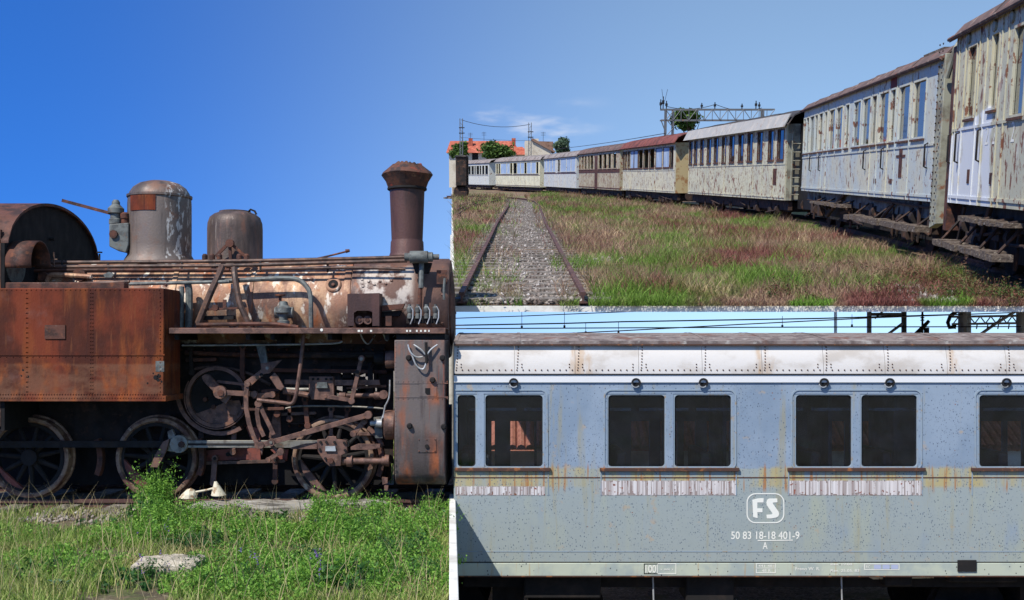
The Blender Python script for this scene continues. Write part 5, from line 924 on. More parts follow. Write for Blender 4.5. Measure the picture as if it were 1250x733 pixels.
# details of the two nearest coaches: riveted end pillar, bellows, numerals, roof ladder
rt, u, z, L, zb, zg, W_ = C2
q = MB().prism([(-.06, .05, zb - .5), (-.06, .05, zg + .05), (-.4, .02, zg + .05), (-.4, .02, zb - .4)], (0, -.16, 0)); pl_ = q.build('end_pillar', m_end2, rt, bev=.01)
q = MB()
for k in range(26):
    for x in (-.12, -.34): q.rivet((x, .055, zb - .35 + k * .13), .022, (0, 1, 0))
stuff(q.build('rivets', m_bogie, pl_)); MB().box(-1.5, -.42, -W_ + .5, -.22, zb - .3, zg + .2).build('gangway_bellows', m_rubber, rt); MB().tube([(-.5, 0, zg - .4), (-.75, -.05, zg + .1), (-.55, -.3, zg + .45)], .05, 8).build('gangway_hose', m_end2, rt)
MB().box(2.6, 4.2, -1.25, -.75, zg + .38, zg + .5).build('roof_hatch', m_plank, rt)
rt, u, z, L, zb, zg, W_ = C3
MB().box(-1.9, -.02, -W_ + .9, -.5, zb - .3, zg).build('gangway_bellows', m_rubber, rt); q = MB()
for k in range(7): q.tube([(-.09, -.2, zb + .2 + k * .3), (-.09, -.55, zb + .2 + k * .3)], .02, 6)
q.tube([(-.09, -.2, zb), (-.09, -.2, zg - .2)], .025, 6); q.tube([(-.09, -.55, zb), (-.09, -.55, zg - .2)], .025, 6); q.build('end_ladder', m_end2, rt)
rt, u, z, L, zb, zg, W_ = C1
def numeral(ch, x, t, h):
    cu = bpy.data.curves.new('t', 'FONT'); cu.body = ch; ob = bpy.data.objects.new('t', cu); COL.objects.link(ob); bpy.context.view_layer.update(); me = bpy.data.meshes.new_from_object(ob.evaluated_get(bpy.context.evaluated_depsgraph_get())); bpy.data.objects.remove(ob); bpy.data.curves.remove(cu)
    V = [Vector((u(x) - v.co.x * h, .005, z(t) + v.co.y * h)) for v in me.vertices]; f = [tuple(p.vertices) for p in me.polygons]; bpy.data.meshes.remove(me); MB().add(V, f).build('numeral', m_white, rt, smooth=False)
for x in (1239, 1216, 1207): numeral('2', x, .33, .42)
for x in (1180, 1211, 1232): MB().lathe([(.09, 0), (.09, .03), (.05, .04)], (u(x), .002, z(.95)), (0, 1, 0), 14).build('ventilator', m_end2, rt)
MB().box(L + .02, L + .25, -.35, .02, zb - .5, zg - .15).build('end_pillar', m_rust, rt, bev=.01)
# dark wagon at the left edge of the yard
dw = root('goods_wagon', 'dark brown goods wagon end cut by the left edge of the yard', 'wagon', (0, 0, 0)); aw = yard(569.5, 243.5)
MB().box(-.8, 0, -1.4, 1.4, 1.0, 3.1).build('body', m_bogie, dw, bev=.03); MB().box(-.82, .05, -1.5, 1.5, 3.1, 3.22).build('roof', m_rf_dk, dw, bev=.03)
for x in (-.45,):
    for y in (-1.2, .96): inst('wheel', wh_me, (x, y, .55), dw)
for k in range(4): MB().box(.002, .05, -1.3 + k * .8, -1.2 + k * .8, 1.02, 3.08).build('end_post', m_bogie, dw)
MB().box(-.78, -.1, -1.2, 1.2, .75, 1.0).build('underframe', m_dark, dw); dw.matrix_world = MD @ Matrix.Translation((aw.x, aw.y + 1.6, 0))
# ------------------------------------------------------------------ yard tracks
def spline(pts, n=8):
    q = [Vector(p) for p in pts]; s = []
    for i in range(len(q) - 1):
        p0, p1, p2, p3 = q[max(i - 1, 0)], q[i], q[i + 1], q[min(i + 2, len(q) - 1)]
        for k in range(n): t = k / n; s.append(.5 * ((2 * p1) + (p2 - p0) * t + (2 * p0 - 5 * p1 + 4 * p2 - p3) * t * t + (3 * p1 - p0 - 3 * p2 + p3) * t ** 3))
    return s + [q[-1]]
def sweep(path, prof_):
    V = []; Fc = []; n = len(prof_)
    for i, p in enumerate(path):
        t = (path[min(i + 1, len(path) - 1)] - path[max(i - 1, 0)]).normalized(); sd_ = Vector((t.y, -t.x, 0))
        for a, b in prof_: V.append(p + sd_ * a + Vector((0, 0, b)))
    for i in range(len(path) - 1):
        for j in range(n): Fc.append((i * n + j, i * n + (j + 1) % n, (i + 1) * n + (j + 1) % n, (i + 1) * n + j))
    Fc += [tuple(range(n)), tuple(range((len(path) - 1) * n + n - 1, (len(path) - 1) * n - 1, -1))]
    return MB().add(V, Fc)
RZ = .19
cen = [(.138, 14.36), (.19, 21), (.25, 28), (.33, 38), (.52, 50), (.62, 60), (.45, 69), (-.4, 76), (-2.2, 81), (-4.4, 84.5)]
main_path = spline([(x, y, RZ) for x, y in cen]); gz = .81
yt = root('railway_track', 'empty rusty track with pale ballast curving away through the yard grass', 'track', (0, 0, 0))
def off(path, d_):
    r = []
    for i, p in enumerate(path): t = (path[min(i + 1, len(path) - 1)] - path[max(i - 1, 0)]).normalized(); r.append(p + Vector((t.y, -t.x, 0)) * d_)
    return r
for s_ in (-gz, gz): sweep(off(main_path, s_), railprof()).build('rail', m_rail, yt)
sl2 = meshof('sleeper', MB().box(-1.2, 1.2, -.13, .13, -.07, .05).v, MB().box(-1.2, 1.2, -.13, .13, -.07, .05).f); sl2.materials.append(m_sleep)
acc = .25
for p, p2 in zip(main_path, main_path[1:]):
    seg = (p2 - p).length; t = (p2 - p).normalized()
    while acc < seg: c_ = p + t * acc; inst('sleeper', sl2, (c_.x, c_.y, .035), yt, (0, 0, math.atan2(t.y, t.x) - R(90) + random.uniform(-.03, .03))); acc += .66
    acc -= seg
yt.matrix_world = MD
def pxrail(pts): return spline([yard(*p) + Vector((0, 0, RZ)) for p in pts])
st = root('railway_track', 'rusty side track rails merging from the left edge of the yard', 'track', (0, 0, 0))
for pts in ([(557.5, 267), (572, 257.5), (590, 251.8), (611, 247.5)], [(557.5, 256), (574, 250.5), (598, 246), (612, 244.4)], [(557.5, 261), (570, 255), (588, 249.5)]): sweep(pxrail(pts), railprof()).build('rail', m_rail, st)
st.matrix_world = MD
tt = root('railway_track', 'grass-hidden track under the curved train of coaches', 'track', (0, 0, 0))
pts = []
for a, b in TRACK_PTS: pts += [a, b]
d0_ = (TRACK_PTS[0][0] - TRACK_PTS[0][1]).normalized()
pts = spline([Vector((p.x, p.y, .15)) for p in pts], 4)
pts = [p for p in pts if (MD @ p).y > 14.3]
for s_ in (-.76, .76): sweep(off(pts, s_), railprof()).build('rail', m_rail, tt)
tt.matrix_world = MD
TRAINLINE = list(pts)
# ------------------------------------------------------------------ houses, trees, masts behind the yard
m_hwall = mat('house_wall', (206, 196, 176), [dict(c=(180, 168, 148), s=.6, lo=.45, hi=.65)], .9)
m_hroof = mat('terracotta_roof', (166, 92, 70), [dict(c=(150, 74, 56), s=1.2, lo=.45, hi=.6), dict(c=(206, 128, 96), s=2.5, lo=.56, hi=.7)], .9, 0, .05, (9, 2, 2))
m_hbr = mat('brown_tile_roof', (140, 110, 92), [dict(c=(112, 86, 72), s=1.2, lo=.45, hi=.6)], .9)
def yp(px, py, Y): return yardz(px, py, Y)
h1 = root('house', 'house with long orange tiled roof behind the trees', 'house', (0, 0, 0)); Y = 158
a, b = yp(548, 186, Y), yp(634, 186, Y); r0_, r1_ = yp(548, 171.5, Y), yp(625, 171.5, Y)
MB().box(a.x, b.x, a.y, a.y + 7, 0, a.z).build('wall', m_hwall, h1)
MB().add([(a.x - .4, a.y - .5, a.z - .1), (b.x + .4, a.y - .5, a.z - .1), (b.x + .4, a.y + 7.5, a.z - .1), (a.x - .4, a.y + 7.5, a.z - .1), (r0_.x, a.y + 3.5, r0_.z), (r1_.x, a.y + 3.5, r1_.z)], [(0, 1, 5, 4), (1, 2, 5), (2, 3, 4, 5), (3, 0, 4), (0, 3, 2, 1)]).build('roof', m_hroof, h1, smooth=False)
for px in (574, 627): c = yp(px, 176, Y); MB().box(c.x - .3, c.x + .3, c.y + 1.5, c.y + 2.1, c.z - .8, c.z + .9).build('chimney', m_hroof, h1)
for px in (562, 580, 598, 616): c = yp(px, 191, Y); o = MB().box(c.x - .45, c.x + .45, a.y - .03, a.y + .02, c.z - .6, c.z + .7).build('window', m_dark, h1); MB().box(c.x - .55, c.x + .55, a.y - .1, a.y, c.z - .72, c.z - .62).build('sill', m_hwall, o)
onyard(h1)
h2 = root('house', 'small orange roofed annex beside the long roofed house', 'house', (0, 0, 0)); a, b = yp(632, 189, 156), yp(646, 189, 156); t_ = yp(638, 179, 156)
MB().box(a.x, b.x, a.y, a.y + 5, 0, a.z).build('wall', m_hwall, h2); MB().add([(a.x - .2, a.y - .3, a.z), (b.x + .2, a.y - .3, a.z), (b.x + .2, a.y + 5, a.z), (a.x - .2, a.y + 5, a.z), (a.x, a.y + 2.5, t_.z), (t_.x, a.y + 2.5, t_.z)], [(0, 1, 5, 4), (1, 2, 5), (2, 3, 4, 5), (3, 0, 4), (0, 3, 2, 1)]).build('roof', m_hroof, h2, smooth=False); onyard(h2)
h3 = root('house', 'beige gabled house with brown roof sloping right', 'house', (0, 0, 0)); Y = 152
pts = [yp(641, 196, Y), yp(641, 172, Y), yp(650, 172, Y), yp(673, 184.5, Y), yp(673, 196, Y)]; y_ = pts[0].y
MB().prism([(q.x, y_, q.z if i not in (0, 4) else 0) for i, q in enumerate(pts)], (0, 8, 0)).build('wall', m_hwall, h3, smooth=False)
a, b = pts[2], pts[3]; MB().prism([(a.x - .2, y_ - .3, a.z + .08), (a.x, y_ - .3, a.z + .35), (b.x + .5, y_ - .3, b.z + .0), (b.x + .5, y_ - .3, b.z - .25)], (0, 8.6, 0)).build('roof', m_hbr, h3, smooth=False)
a, b = yp(650, 171.6, Y + 6), yp(674, 176, Y + 6); MB().prism([(pts[2].x, y_ + 2, pts[2].z), (b.x, y_ + 2, b.z + .2), (b.x, y_ + 2, b.z - .9)], (0, 6, 0)).build('roof_ridge', m_hbr, h3, smooth=False)
c = yp(655, 172, Y); MB().box(c.x - .3, c.x + .3, y_ + 1, y_ + 1.6, c.z - 1, c.z + .3).build('chimney', m_hwall, h3); onyard(h3)
m_leafd = leafmat('tree_leaf', [(44, 66, 26), (66, 92, 36), (92, 116, 52)], trans=.25); m_leafg = leafmat('grey_tree_leaf', [(58, 80, 58), (84, 104, 80), (112, 128, 100)], trans=.25)
m_bark = mat('bark', (92, 78, 64), [dict(c=(62, 52, 44), s=(8, 8, 2), lo=.45, hi=.6)], .95)
def tree(cpx, topy, botpy, wpx, Y, label, lm, n=2600, leaf=.2):
    t = yp(cpx, topy, Y); b = yp(cpx, botpy, Y); rx = wpx / 2 * Y / F; rz = (t.z - b.z) / 2; c = Vector((t.x, t.y, (t.z + b.z) / 2))
    rt = root('tree', label, 'tree', (c.x, c.y, 0), 'trees behind the yard')
    q = MB().tube([(c.x, c.y, 0), (c.x + .05, c.y, c.z * .5), (c.x, c.y, c.z)], [.22, .16, .08], 8)
    for k in range(6): w = k * 1.05; q.tube([(c.x, c.y, c.z * (.55 + .05 * k)), (c.x + rx * .6 * math.cos(w), c.y + rx * .6 * math.sin(w), c.z + rz * .5 * math.sin(k * 2.1))], [.07, .02], 6)
    q.build('trunk', m_bark, rt)
    cl = rng.normal(size=(22, 3)); cl /= np.linalg.norm(cl, axis=1)[:, None]; cl *= (rng.random((22, 1)) ** .4) * np.array([[rx * .78, rx * .78, rz * .8]])
    k = rng.integers(0, 22, n); o = rng.normal(size=(n, 3)) * np.array([[rx * .15, rx * .15, rz * .14]]); ctr = cl[k] + o
    V, T = leaves(ctr + np.array([[c.x, c.y, c.z]]), leaf * (.6 + .8 * rng.random(n)))
    o_ = fastmesh('crown', V - np.array([[c.x, c.y, c.z]]), T, lm); o_.parent = rt; o_.location = (0, 0, c.z); onyard(rt); return rt
def leaves(ctr, size):
    n = len(ctr); a = rng.normal(size=(n, 3)); a /= np.linalg.norm(a, axis=1)[:, None]; b = rng.normal(size=(n, 3)); b -= a * (a * b).sum(1)[:, None]; b /= np.linalg.norm(b, axis=1)[:, None]; s = np.asarray(size)[:, None]
    V = np.stack([ctr - a * s, ctr + b * s * .45, ctr + a * s, ctr - b * s * .45], 1).reshape(-1, 3); T = np.arange(4 * n).reshape(-1, 4); return V, T
tree(612, 171, 197, 48, 148, 'green tree in front of the long orange roof', m_leafd, 4200, .26)
tree(560, 172, 197, 26, 150, 'green tree behind the mast at the left end of the yard', m_leafd, 2000, .26)
tree(685, 168.5, 190, 24, 146, 'round grey-green tree right of the beige house', m_leafg, 2600, .22)
tree(842, 132, 162, 44, 92, 'green tree behind the lattice gantry', m_leafd, 4200, .2)
def mast(px, ty, Y, label):
    t = yp(px, ty, Y); rt = root('catenary_mast', label, 'mast', (t.x, t.y, 0), 'masts behind the train'); w = .17
    for sx in (-w, w):
        for sy in (-w, w): MB().box(t.x + sx - .045, t.x + sx + .045, t.y + sy - .045, t.y + sy + .045, 0, t.z).build('corner_post', m_mast, rt)
    q = MB(); k = 0; zz = .2
    while zz + .5 < t.z: q.tube([(t.x - w, t.y - w - .05, zz), (t.x + w, t.y - w - .05, zz + .45)] if k % 2 else [(t.x + w, t.y - w - .05, zz), (t.x - w, t.y - w - .05, zz + .45)], .025, 5); zz += .45; k += 1
    q.build('lacing', m_mast, rt)
    for zz in (t.z - 1.2, t.z - 1.9): MB().box(t.x - .3, t.x + .45, t.y - .25, t.y - .2, zz - .06, zz + .06).build('bracket', m_dark, rt)
    onyard(rt); return t
ma = mast(563, 145, 141, 'lattice mast at the left end of the yard'); mb_ = mast(647, 150, 141, 'lattice mast in front of the beige house')
def span(p, q, sag, r, label):
    pts = [p + (q - p) * (k / 12) - Vector((0, 0, sag * 4 * (k / 12) * (1 - k / 12))) for k in range(13)]; o = tag(MB().tube(pts, r, 5).build('overhead_wire', m_wire), label, 'wire', 'overhead wires above the train'); onyard(o)
span(yp(563, 146.5, 141), yp(647, 152, 141), .6, .035, 'sagging wire between the two lattice masts')
span(yp(563, 168, 141), yp(647, 172, 141), .1, .02, 'lower taut wire between the two lattice masts')
# lattice gantry
ga = root('catenary_gantry', 'steel lattice gantry with insulators rising behind the red roofed coach', 'gantry', (0, 0, 0)); Yg = 76
gz0, gz1 = yp(812, 153, Yg), yp(812, 134, Yg)
zlo, zhi = yp(812, 147, Yg).z, yp(812, 134, Yg).z; yg_ = gz0.y
x0g, x1g = yp(812, 147, Yg).x, yp(945, 147, Yg).x
for px in (813, 822):
    x = yp(px, 147, Yg).x
    for dy in (0, .6): MB().box(x - .05, x + .05, yg_ + dy - .05, yg_ + dy + .05, 0, zhi).build('leg_post', m_mast, ga)
x_a, x_b = yp(813, 147, Yg).x, yp(822, 147, Yg).x; q = MB(); zz = .3; k = 0
while zz + .6 < zhi: q.tube([(x_a if k % 2 else x_b, yg_ - .06, zz), (x_b if k % 2 else x_a, yg_ - .06, zz + .6)], .03, 5); zz += .6; k += 1
q.build('leg_lacing', m_mast, ga)
for zz in (zlo, zhi):
    for dy in (0, .6): MB().box(x0g - .3, x1g, yg_ + dy - .05, yg_ + dy + .05, zz - .05, zz + .05).build('chord', m_mast, ga)
nb = 14
for k in range(nb):
    xa, xb = x0g + (x1g - x0g) * k / nb, x0g + (x1g - x0g) * (k + 1) / nb
    MB().tube([(xa, yg_ - .06, zlo if k % 2 else zhi), (xb, yg_ - .06, zhi if k % 2 else zlo)], .028, 5).build('diagonal', m_mast, ga); MB().tube([(xa, yg_ - .06, zlo), (xa, yg_ - .06, zhi)], .025, 5).build('upright', m_mast, ga)
MB().tube([(x_a, yg_, zlo - .9), (x0g - .3, yg_, zlo)], .04, 5).build('knee_brace', m_mast, ga)
xr_ = x1g - .8
for dy in (0, .6): MB().box(xr_ - .06, xr_ + .06, yg_ + dy - .06, yg_ + dy + .06, 0, zhi).build('leg_post', m_mast, ga)
for px, h in ((806, .7), (809, .9), (813, .6), (856, .45), (872, .5), (905, .4), (922, .6), (926, .5)):
    x = yp(px, 140, Yg).x; o = MB().tube([(x, yg_, zhi), (x, yg_, zhi + h)], .04, 6).build('insulator', m_rubber, ga); MB().tube([(x, yg_, zhi + h * .4), (x, yg_, zhi + h * .7)], .09, 8).build('insulator_skirt', m_rubber, o)
MB().tube([(yp(809, 126, Yg).x, yg_, zhi + .6), (yp(807, 118, Yg).x, yg_, zhi + 1.4)], .015, 5).build('antenna', m_wire, ga); MB().tube([(yp(811, 126, Yg).x, yg_, zhi + .6), (yp(814, 118, Yg).x, yg_, zhi + 1.4)], .015, 5).build('antenna', m_wire, ga)
onyard(ga)
span(yp(813, 130, Yg), yp(872, 128, Yg), .25, .022, 'slack wire along the top of the gantry, left half'); span(yp(872, 127, Yg), yp(930, 132, Yg), .3, .022, 'slack wire along the top of the gantry, right half')
span(yp(680, 182, 130), yp(812, 163, Yg), .1, .025, 'upper wire running from the distance to the gantry leg'); span(yp(690, 187, 130), yp(812, 168, Yg), .1, .022, 'lower wire running from the distance to the gantry leg')
for px, ty, Y, lb_ in ((573, 161, 158, 'television aerial with crossbars on the long orange roof'), (590, 160, 158, 'thin aerial pole on the long orange roof'), (664, 160, 154, 'thin aerial pole above the beige house')):
    t = yp(px, ty, Y); rt = root('roof_aerial', lb_, 'aerial', (t.x, t.y + 3.5, 0)); MB().tube([(t.x, t.y + 3.5, t.z - 2.2), (t.x, t.y + 3.5, t.z)], .03, 5).build('pole', m_wire, rt)
    for k in range(3): MB().tube([(t.x - .35, t.y + 3.5, t.z - .1 - k * .2), (t.x + .35, t.y + 3.5, t.z - .1 - k * .2)], .02, 5).build('crossbar', m_wire, rt)
    onyard(rt)
# ------------------------------------------------------------------ loose things by the locomotive
tb = MB(); xs = np.linspace(Xp(231, 12.55), Xp(472, 12.55), 26); V = []; Fc = []
pr_ = [(12.48, -.13), (12.46, -.02), (12.48, .045), (12.6, .06), (12.72, .05), (12.74, -.13)]
for i, x in enumerate(xs):
    for j, (y, z_) in enumerate(pr_): V.append((x, y + random.uniform(-.012, .012), z_ + (random.uniform(-.016, .012) if j in (1, 2, 3, 4) else 0) - (.03 if i in (0, 25) and j in (2, 3, 4) else 0)))
for i in range(25):
    for j in range(6): Fc.append((6 * i + j, 6 * i + (j + 1) % 6, 6 * i + 6 + (j + 1) % 6, 6 * i + 6 + j))
Fc += [tuple(range(6)), tuple(range(155, 149, -1))]
tag(tb.add(V, Fc).build('timber_beam', m_wood, angle=25), 'weathered grey timber lying along the rail beside the wheels', 'timber')
lm = root('broken_lamp', 'cream enamel lamp broken off its stalk, lying on the grey timber', 'lamp', P(250, 607, 12.55))
ax_ = Vector((-.22, -.05, 1)).normalized()
MB().lathe([(.085, 0), (.088, .006), (.016, .17), (.011, .17), (.08, .006)], P(264, 607, 12.6) + Vector((.03, 0, .02)), ax_, 28).build('lamp_shade', m_cream, lm)
MB().tube([P(238, 601, 12.6), P(252, 598.5, 12.6), P(267, 594.5, 12.6)], .012, 8).build('stalk', m_cream, lm); MB().lathe([(.016, 0), (.02, .03)], P(266, 597, 12.6), (0, 0, 1), 8).build('joint', m_rust, lm)
q = MB(); V = []; Fc = []
for i, (x, h, w) in enumerate(((219, 1, 3), (223, 5, 6), (228, 9, 8), (233, 11, 8), (238, 9, 6), (240, 5, 3))):
    c = P(x, 608, 12.58)
    for j in range(8): t = j / 7 * math.pi; V.append((c.x + random.uniform(-.01, .01), c.y - math.cos(t) * w * .012, c.z + math.sin(t) * h * .0105 * random.uniform(.8, 1.1)))
for i in range(5):
    for j in range(7): Fc.append((8 * i + j, 8 * i + j + 1, 8 * i + 9 + j, 8 * i + 8 + j))
Fc += [tuple(range(8)), tuple(range(47, 39, -1))] + [(8 * i, 8 * i + 8, 8 * i + 15, 8 * i + 7) for i in range(5)]
q.add(V, Fc).build('lamp_body', m_cream, lm, angle=20)
bc = P(204, 690, 9.3); q = MB(); V = []; Fc = []; nx, ny = 14, 6
for j in range(ny + 1):
    for i in range(nx + 1): V.append((bc.x + (i / nx - .5) * .54 + random.uniform(-.012, .012), 9.14 + j / ny * .42 + random.uniform(-.01, .01), SOIL + .13 + random.uniform(-.012, .012) - (.03 if i in (0, nx) or j in (0, ny) else 0)))
nn = len(V)
bd = [i for i in range(nx + 1)] + [j * (nx + 1) + nx for j in range(1, ny + 1)] + [ny * (nx + 1) + i for i in range(nx - 1, -1, -1)] + [j * (nx + 1) for j in range(ny - 1, 0, -1)]
V += [(V[i][0], V[i][1], SOIL - .05) for i in bd]
for j in range(ny):
    for i in range(nx): a = j * (nx + 1) + i; Fc.append((a, a + 1, a + nx + 2, a + nx + 1))
for k in range(len(bd)): Fc.append((bd[k], nn + k, nn + (k + 1) % len(bd), bd[(k + 1) % len(bd)]))
tag(q.add(V, Fc).build('concrete_block', m_block, angle=30), 'broken pale concrete block half buried in the green weeds', 'concrete block')
# ------------------------------------------------------------------ stones
def stones(n, posf, smin, smax):
    p = posf(n); n = len(p); s = (smin + (smax - smin) * rng.random(n) ** 2)[:, None]
    base = np.array([[1, 0, 0], [-1, 0, 0], [0, 1, 0], [0, -1, 0], [0, 0, .8], [0, 0, -.8]]); fc = np.array([[0, 2, 4], [2, 1, 4], [1, 3, 4], [3, 0, 4], [2, 0, 5], [1, 2, 5], [3, 1, 5], [0, 3, 5]])
    an = rng.random(n) * 6.28; c, s_ = np.cos(an), np.sin(an); V = []
    for k in range(6):
        j = base[k] * (.6 + .7 * rng.random((n, 3))) + rng.normal(size=(n, 3)) * .22; x = j[:, 0] * c - j[:, 1] * s_; y = j[:, 0] * s_ + j[:, 1] * c; V.append(np.stack([x, y, j[:, 2]], 1) * s + p)
    V = np.stack(V, 1).reshape(-1, 3); T = (fc[None] + 6 * np.arange(n)[:, None, None]).reshape(-1, 3); return V, T
mpx = np.array([p.x for p in main_path]); mpy = np.array([p.y for p in main_path])
mono = int(np.argmax(mpy > 68))
def cline(y): return np.interp(y, mpy[:mono + 1], mpx[:mono + 1])
def yworld(x, y, z):                            # yard coordinates -> world, vectorised
    c, s = math.cos(TH), math.sin(TH); return np.stack([x, y * c - z * s, H - DA + y * s + z * c], 1)
def bal(n):
    y = 14.45 + 55 * rng.random(n) ** 1.5; x = cline(y) + rng.normal(size=n) * .5; k = (x > EK * y * .985 + .12) & (np.abs(x - cline(y)) < 1.25) & ((np.abs((y - 14.61 + .33) % .66 - .33) > .14) | (rng.random(n) < .22)); x, y = x[k], y[k]; return yworld(x, y, .02 + .06 * rng.random(len(x)))
V, T = stones(21000, bal, .018, .052); stuff(fastmesh('ballast', V, T, m_stone), 'pale grey ballast stones between the rails of the empty track', 'ballast')
def gr1(n):
    x = rng.uniform(-5.6, -.9, n); y = 12.35 + rng.normal(size=n) * .28; k = (y < 12.95) & ((np.abs(x + 5) < 1.2) | (np.abs(x + 2.6) < .55) | (rng.random(n) < .12)); return np.stack([x[k], y[k], np.full(k.sum(), SOIL + .015)], 1)
V, T = stones(1500, gr1, .012, .05); stuff(fastmesh('gravel', V, T, m_stone), 'scattered white gravel stones along the locomotive rail', 'gravel')
def gr2(n):
    q = [yardz(x, y, DA * F / (y - 215)) for x, y in ((1105, 356), (1112, 362), (1140, 371), (735, 322))]
    i = rng.integers(0, 4, n); x = np.array([k.x for k in q])[i] + rng.normal(size=n) * .16; y = np.array([k.y for k in q])[i] + rng.normal(size=n) * .22; y = np.maximum(y, 14.5); return yworld(x, y, np.full(n, .06))
V, T = stones(260, gr2, .03, .08); stuff(fastmesh('gravel', V, T, m_stone), 'patches of pale stones showing in the yard grass', 'gravel')
# ------------------------------------------------------------------ grasses and weeds
def blades(x, y, z, h, w, lean=.35, up=None):
    n = len(x); an = rng.random(n) * 6.28; dx, dy = np.cos(an), np.sin(an); ln = lean * (.3 + rng.random(n)) * h; wa = rng.random(n) * 6.28; wx, wy = np.cos(wa) * w / 2, np.sin(wa) * w / 2
    u = up if up is not None else np.array([0, 0, 1.])
    b = np.stack([x, y, z], 1); d = np.stack([dx, dy, np.zeros(n)], 1); s = np.stack([wx, wy, np.zeros(n)], 1); hh = h[:, None]; l = ln[:, None]
    m = b + u * hh * .55 + d * l * .35; t = b + u * hh * .96 + d * l
    V = np.stack([b - s, b + s, m + s * .8, m - s * .8, t], 1).reshape(-1, 3); k = 5 * np.arange(n)[:, None]
    T = np.concatenate([k + np.array([[0, 1, 2]]), k + np.array([[0, 2, 3]]), k + np.array([[3, 2, 4]])], 0); return V, T
UPY = np.array([0, -math.sin(TH), math.cos(TH)])
m_gr = leafmat('green_grass', [(86, 114, 42), (122, 150, 62), (150, 170, 86), (184, 178, 122)], [(1.1, .52, .66, (172, 162, 110))], .35)
m_wd = leafmat('weed_leaf', [(68, 112, 38), (108, 154, 56), (146, 184, 80)], trans=.35)
m_wd2 = leafmat('dark_weed_leaf', [(38, 72, 34), (56, 96, 44), (80, 120, 58)], trans=.3)
m_dry = leafmat('yard_grass_blades', [(164, 136, 108), (182, 158, 124), (140, 106, 90), (126, 92, 80)], [(.42, .50, .57, (112, 142, 58)), (.30, .53, .6, (132, 84, 74)), (1.1, .56, .64, (104, 140, 50)), (.8, .60, .68, (196, 172, 134))], .3)
m_straw = leafmat('straw', [(176, 156, 112), (196, 180, 136), (150, 132, 92)], trans=.25)
N = 60000; yy = 7.7 + 5.0 * rng.random(N) ** 1.0; xx = rng.uniform(-.5 * 1.0, EK * 1.0, N) * 0 + rng.uniform(-.56, EK, N) * yy
dens = np.sin(xx * 3.1 + yy * 1.7) + np.sin(xx * 1.3 - yy * 2.9 + 1) + 1.2 * rng.random(N)
keep = (dens > -.35) & ((yy < 11.8) | (rng.random(N) < .42)) & ~((np.abs(xx - bc.x) < .27) & (yy < 9.56) & (yy > 8.2) & (rng.random(N) < .88)) & (xx < EK * yy - .04)
x_, y_ = xx[keep], yy[keep]; hgt = (.04 + .11 * rng.random(len(x_)) ** 1.6) * (1 + .25 * np.sin(x_ * 2 + y_)); V, T = blades(x_, y_, np.full(len(x_), SOIL - .005), hgt, .006 + .006 * rng.random(len(x_)), .7)
stuff(fastmesh('grass', V, T, m_gr), 'green grass in front of the locomotive', 'grass')
# tall seed stalks
n = 760; yy = rng.uniform(7.9, 12.6, n); xx = rng.uniform(-.55, EK - .005, n) * yy; V, T = blades(xx, yy, np.full(n, SOIL), .22 + .3 * rng.random(n), np.full(n, .005), .5); stuff(fastmesh('dry_stalks', V, T, m_straw), 'thin straw coloured stalks above the green grass', 'stalks')
# leafy weeds: stems with many small leaves
def weed(cx, cy, n, rad, hmax, lsz, z0=SOIL):
    P_ = []; S_ = []; SV = []
    r = rad * np.sqrt(rng.random(n)); a = rng.random(n) * 6.28; sx, sy = cx + r * np.cos(a), cy + r * np.sin(a); hh = hmax * (1 - .6 * (r / rad) ** 1.5) * (.55 + .5 * rng.random(n)); lx, ly = rng.normal(size=n) * .25, rng.normal(size=n) * .25
    for i in range(n):
        k = int(9 + hh[i] * 26); t = rng.random(k) ** .8; P_.append(np.stack([sx[i] + lx[i] * hh[i] * t + rng.normal(size=k) * .022, sy[i] + ly[i] * hh[i] * t + rng.normal(size=k) * .022, z0 + hh[i] * t], 1)); S_.append(lsz * (.6 + .7 * rng.random(k)) * (1.15 - .5 * t))
    V, T = leaves(np.concatenate(P_), np.concatenate(S_)); V2, T2 = blades(sx, sy, np.full(n, z0), hh, np.full(n, .006), .3)
    return V, T, V2, T2
def weeds(spots, name, mtl, label, lsz):
    VV = []; TT = []; o = 0
    for cx, cy, n, rad, hm in spots:
        V, T, V2, T2 = weed(cx, cy, n, rad, hm, lsz); T3 = np.concatenate([T[:, [0, 1, 2]], T[:, [0, 2, 3]]]); VV += [V, V2]; TT += [T3 + o, T2 + o + len(V)]; o += len(V) + len(V2)
    return stuff(fastmesh(name, np.concatenate(VV), np.concatenate(TT), mtl), label, 'weeds')
def gp(px, py): d = F * (H - SOIL) / (py - HY); return ((px - CX) * d / F, d)
sp = []
for px, py, n, rad, hm in ((188, 626, 60, .18, .50), (196, 645, 60, .25, .30), (240, 640, 60, .3, .22), (215, 660, 60, .3, .22), (300, 655, 70, .4, .2), (345, 660, 60, .4, .18), (397, 640, 60, .16, .34), (405, 660, 60, .25, .3), (430, 668, 70, .3, .26), (465, 640, 60, .25, .28), (480, 665, 80, .35, .26), (455, 700, 90, .35, .22), (410, 705, 80, .35, .2), (515, 690, 80, .35, .2), (520, 650, 50, .3, .22), (538, 630, 30, .2, .22), (425, 628, 40, .2, .2), (350, 700, 70, .4, .16), (290, 690, 70, .4, .18), (150, 660, 60, .4, .16), (60, 690, 60, .5, .14), (110, 700, 60, .5, .14), (260, 715, 70, .4, .14), (330, 725, 70, .4, .14), (500, 722, 70, .35, .18), (20, 660, 40, .5, .14), (290, 630, 40, .3, .14)):
    x, y = gp(px, py); sp.append((min(x, EK * y - rad * .9), y, int(n * 2.6), rad * 1.15, hm * 1.5))
weeds(sp, 'leafy_weeds', m_wd, 'bright green leafy weeds in front of the locomotive wheels', .022)
sp = []
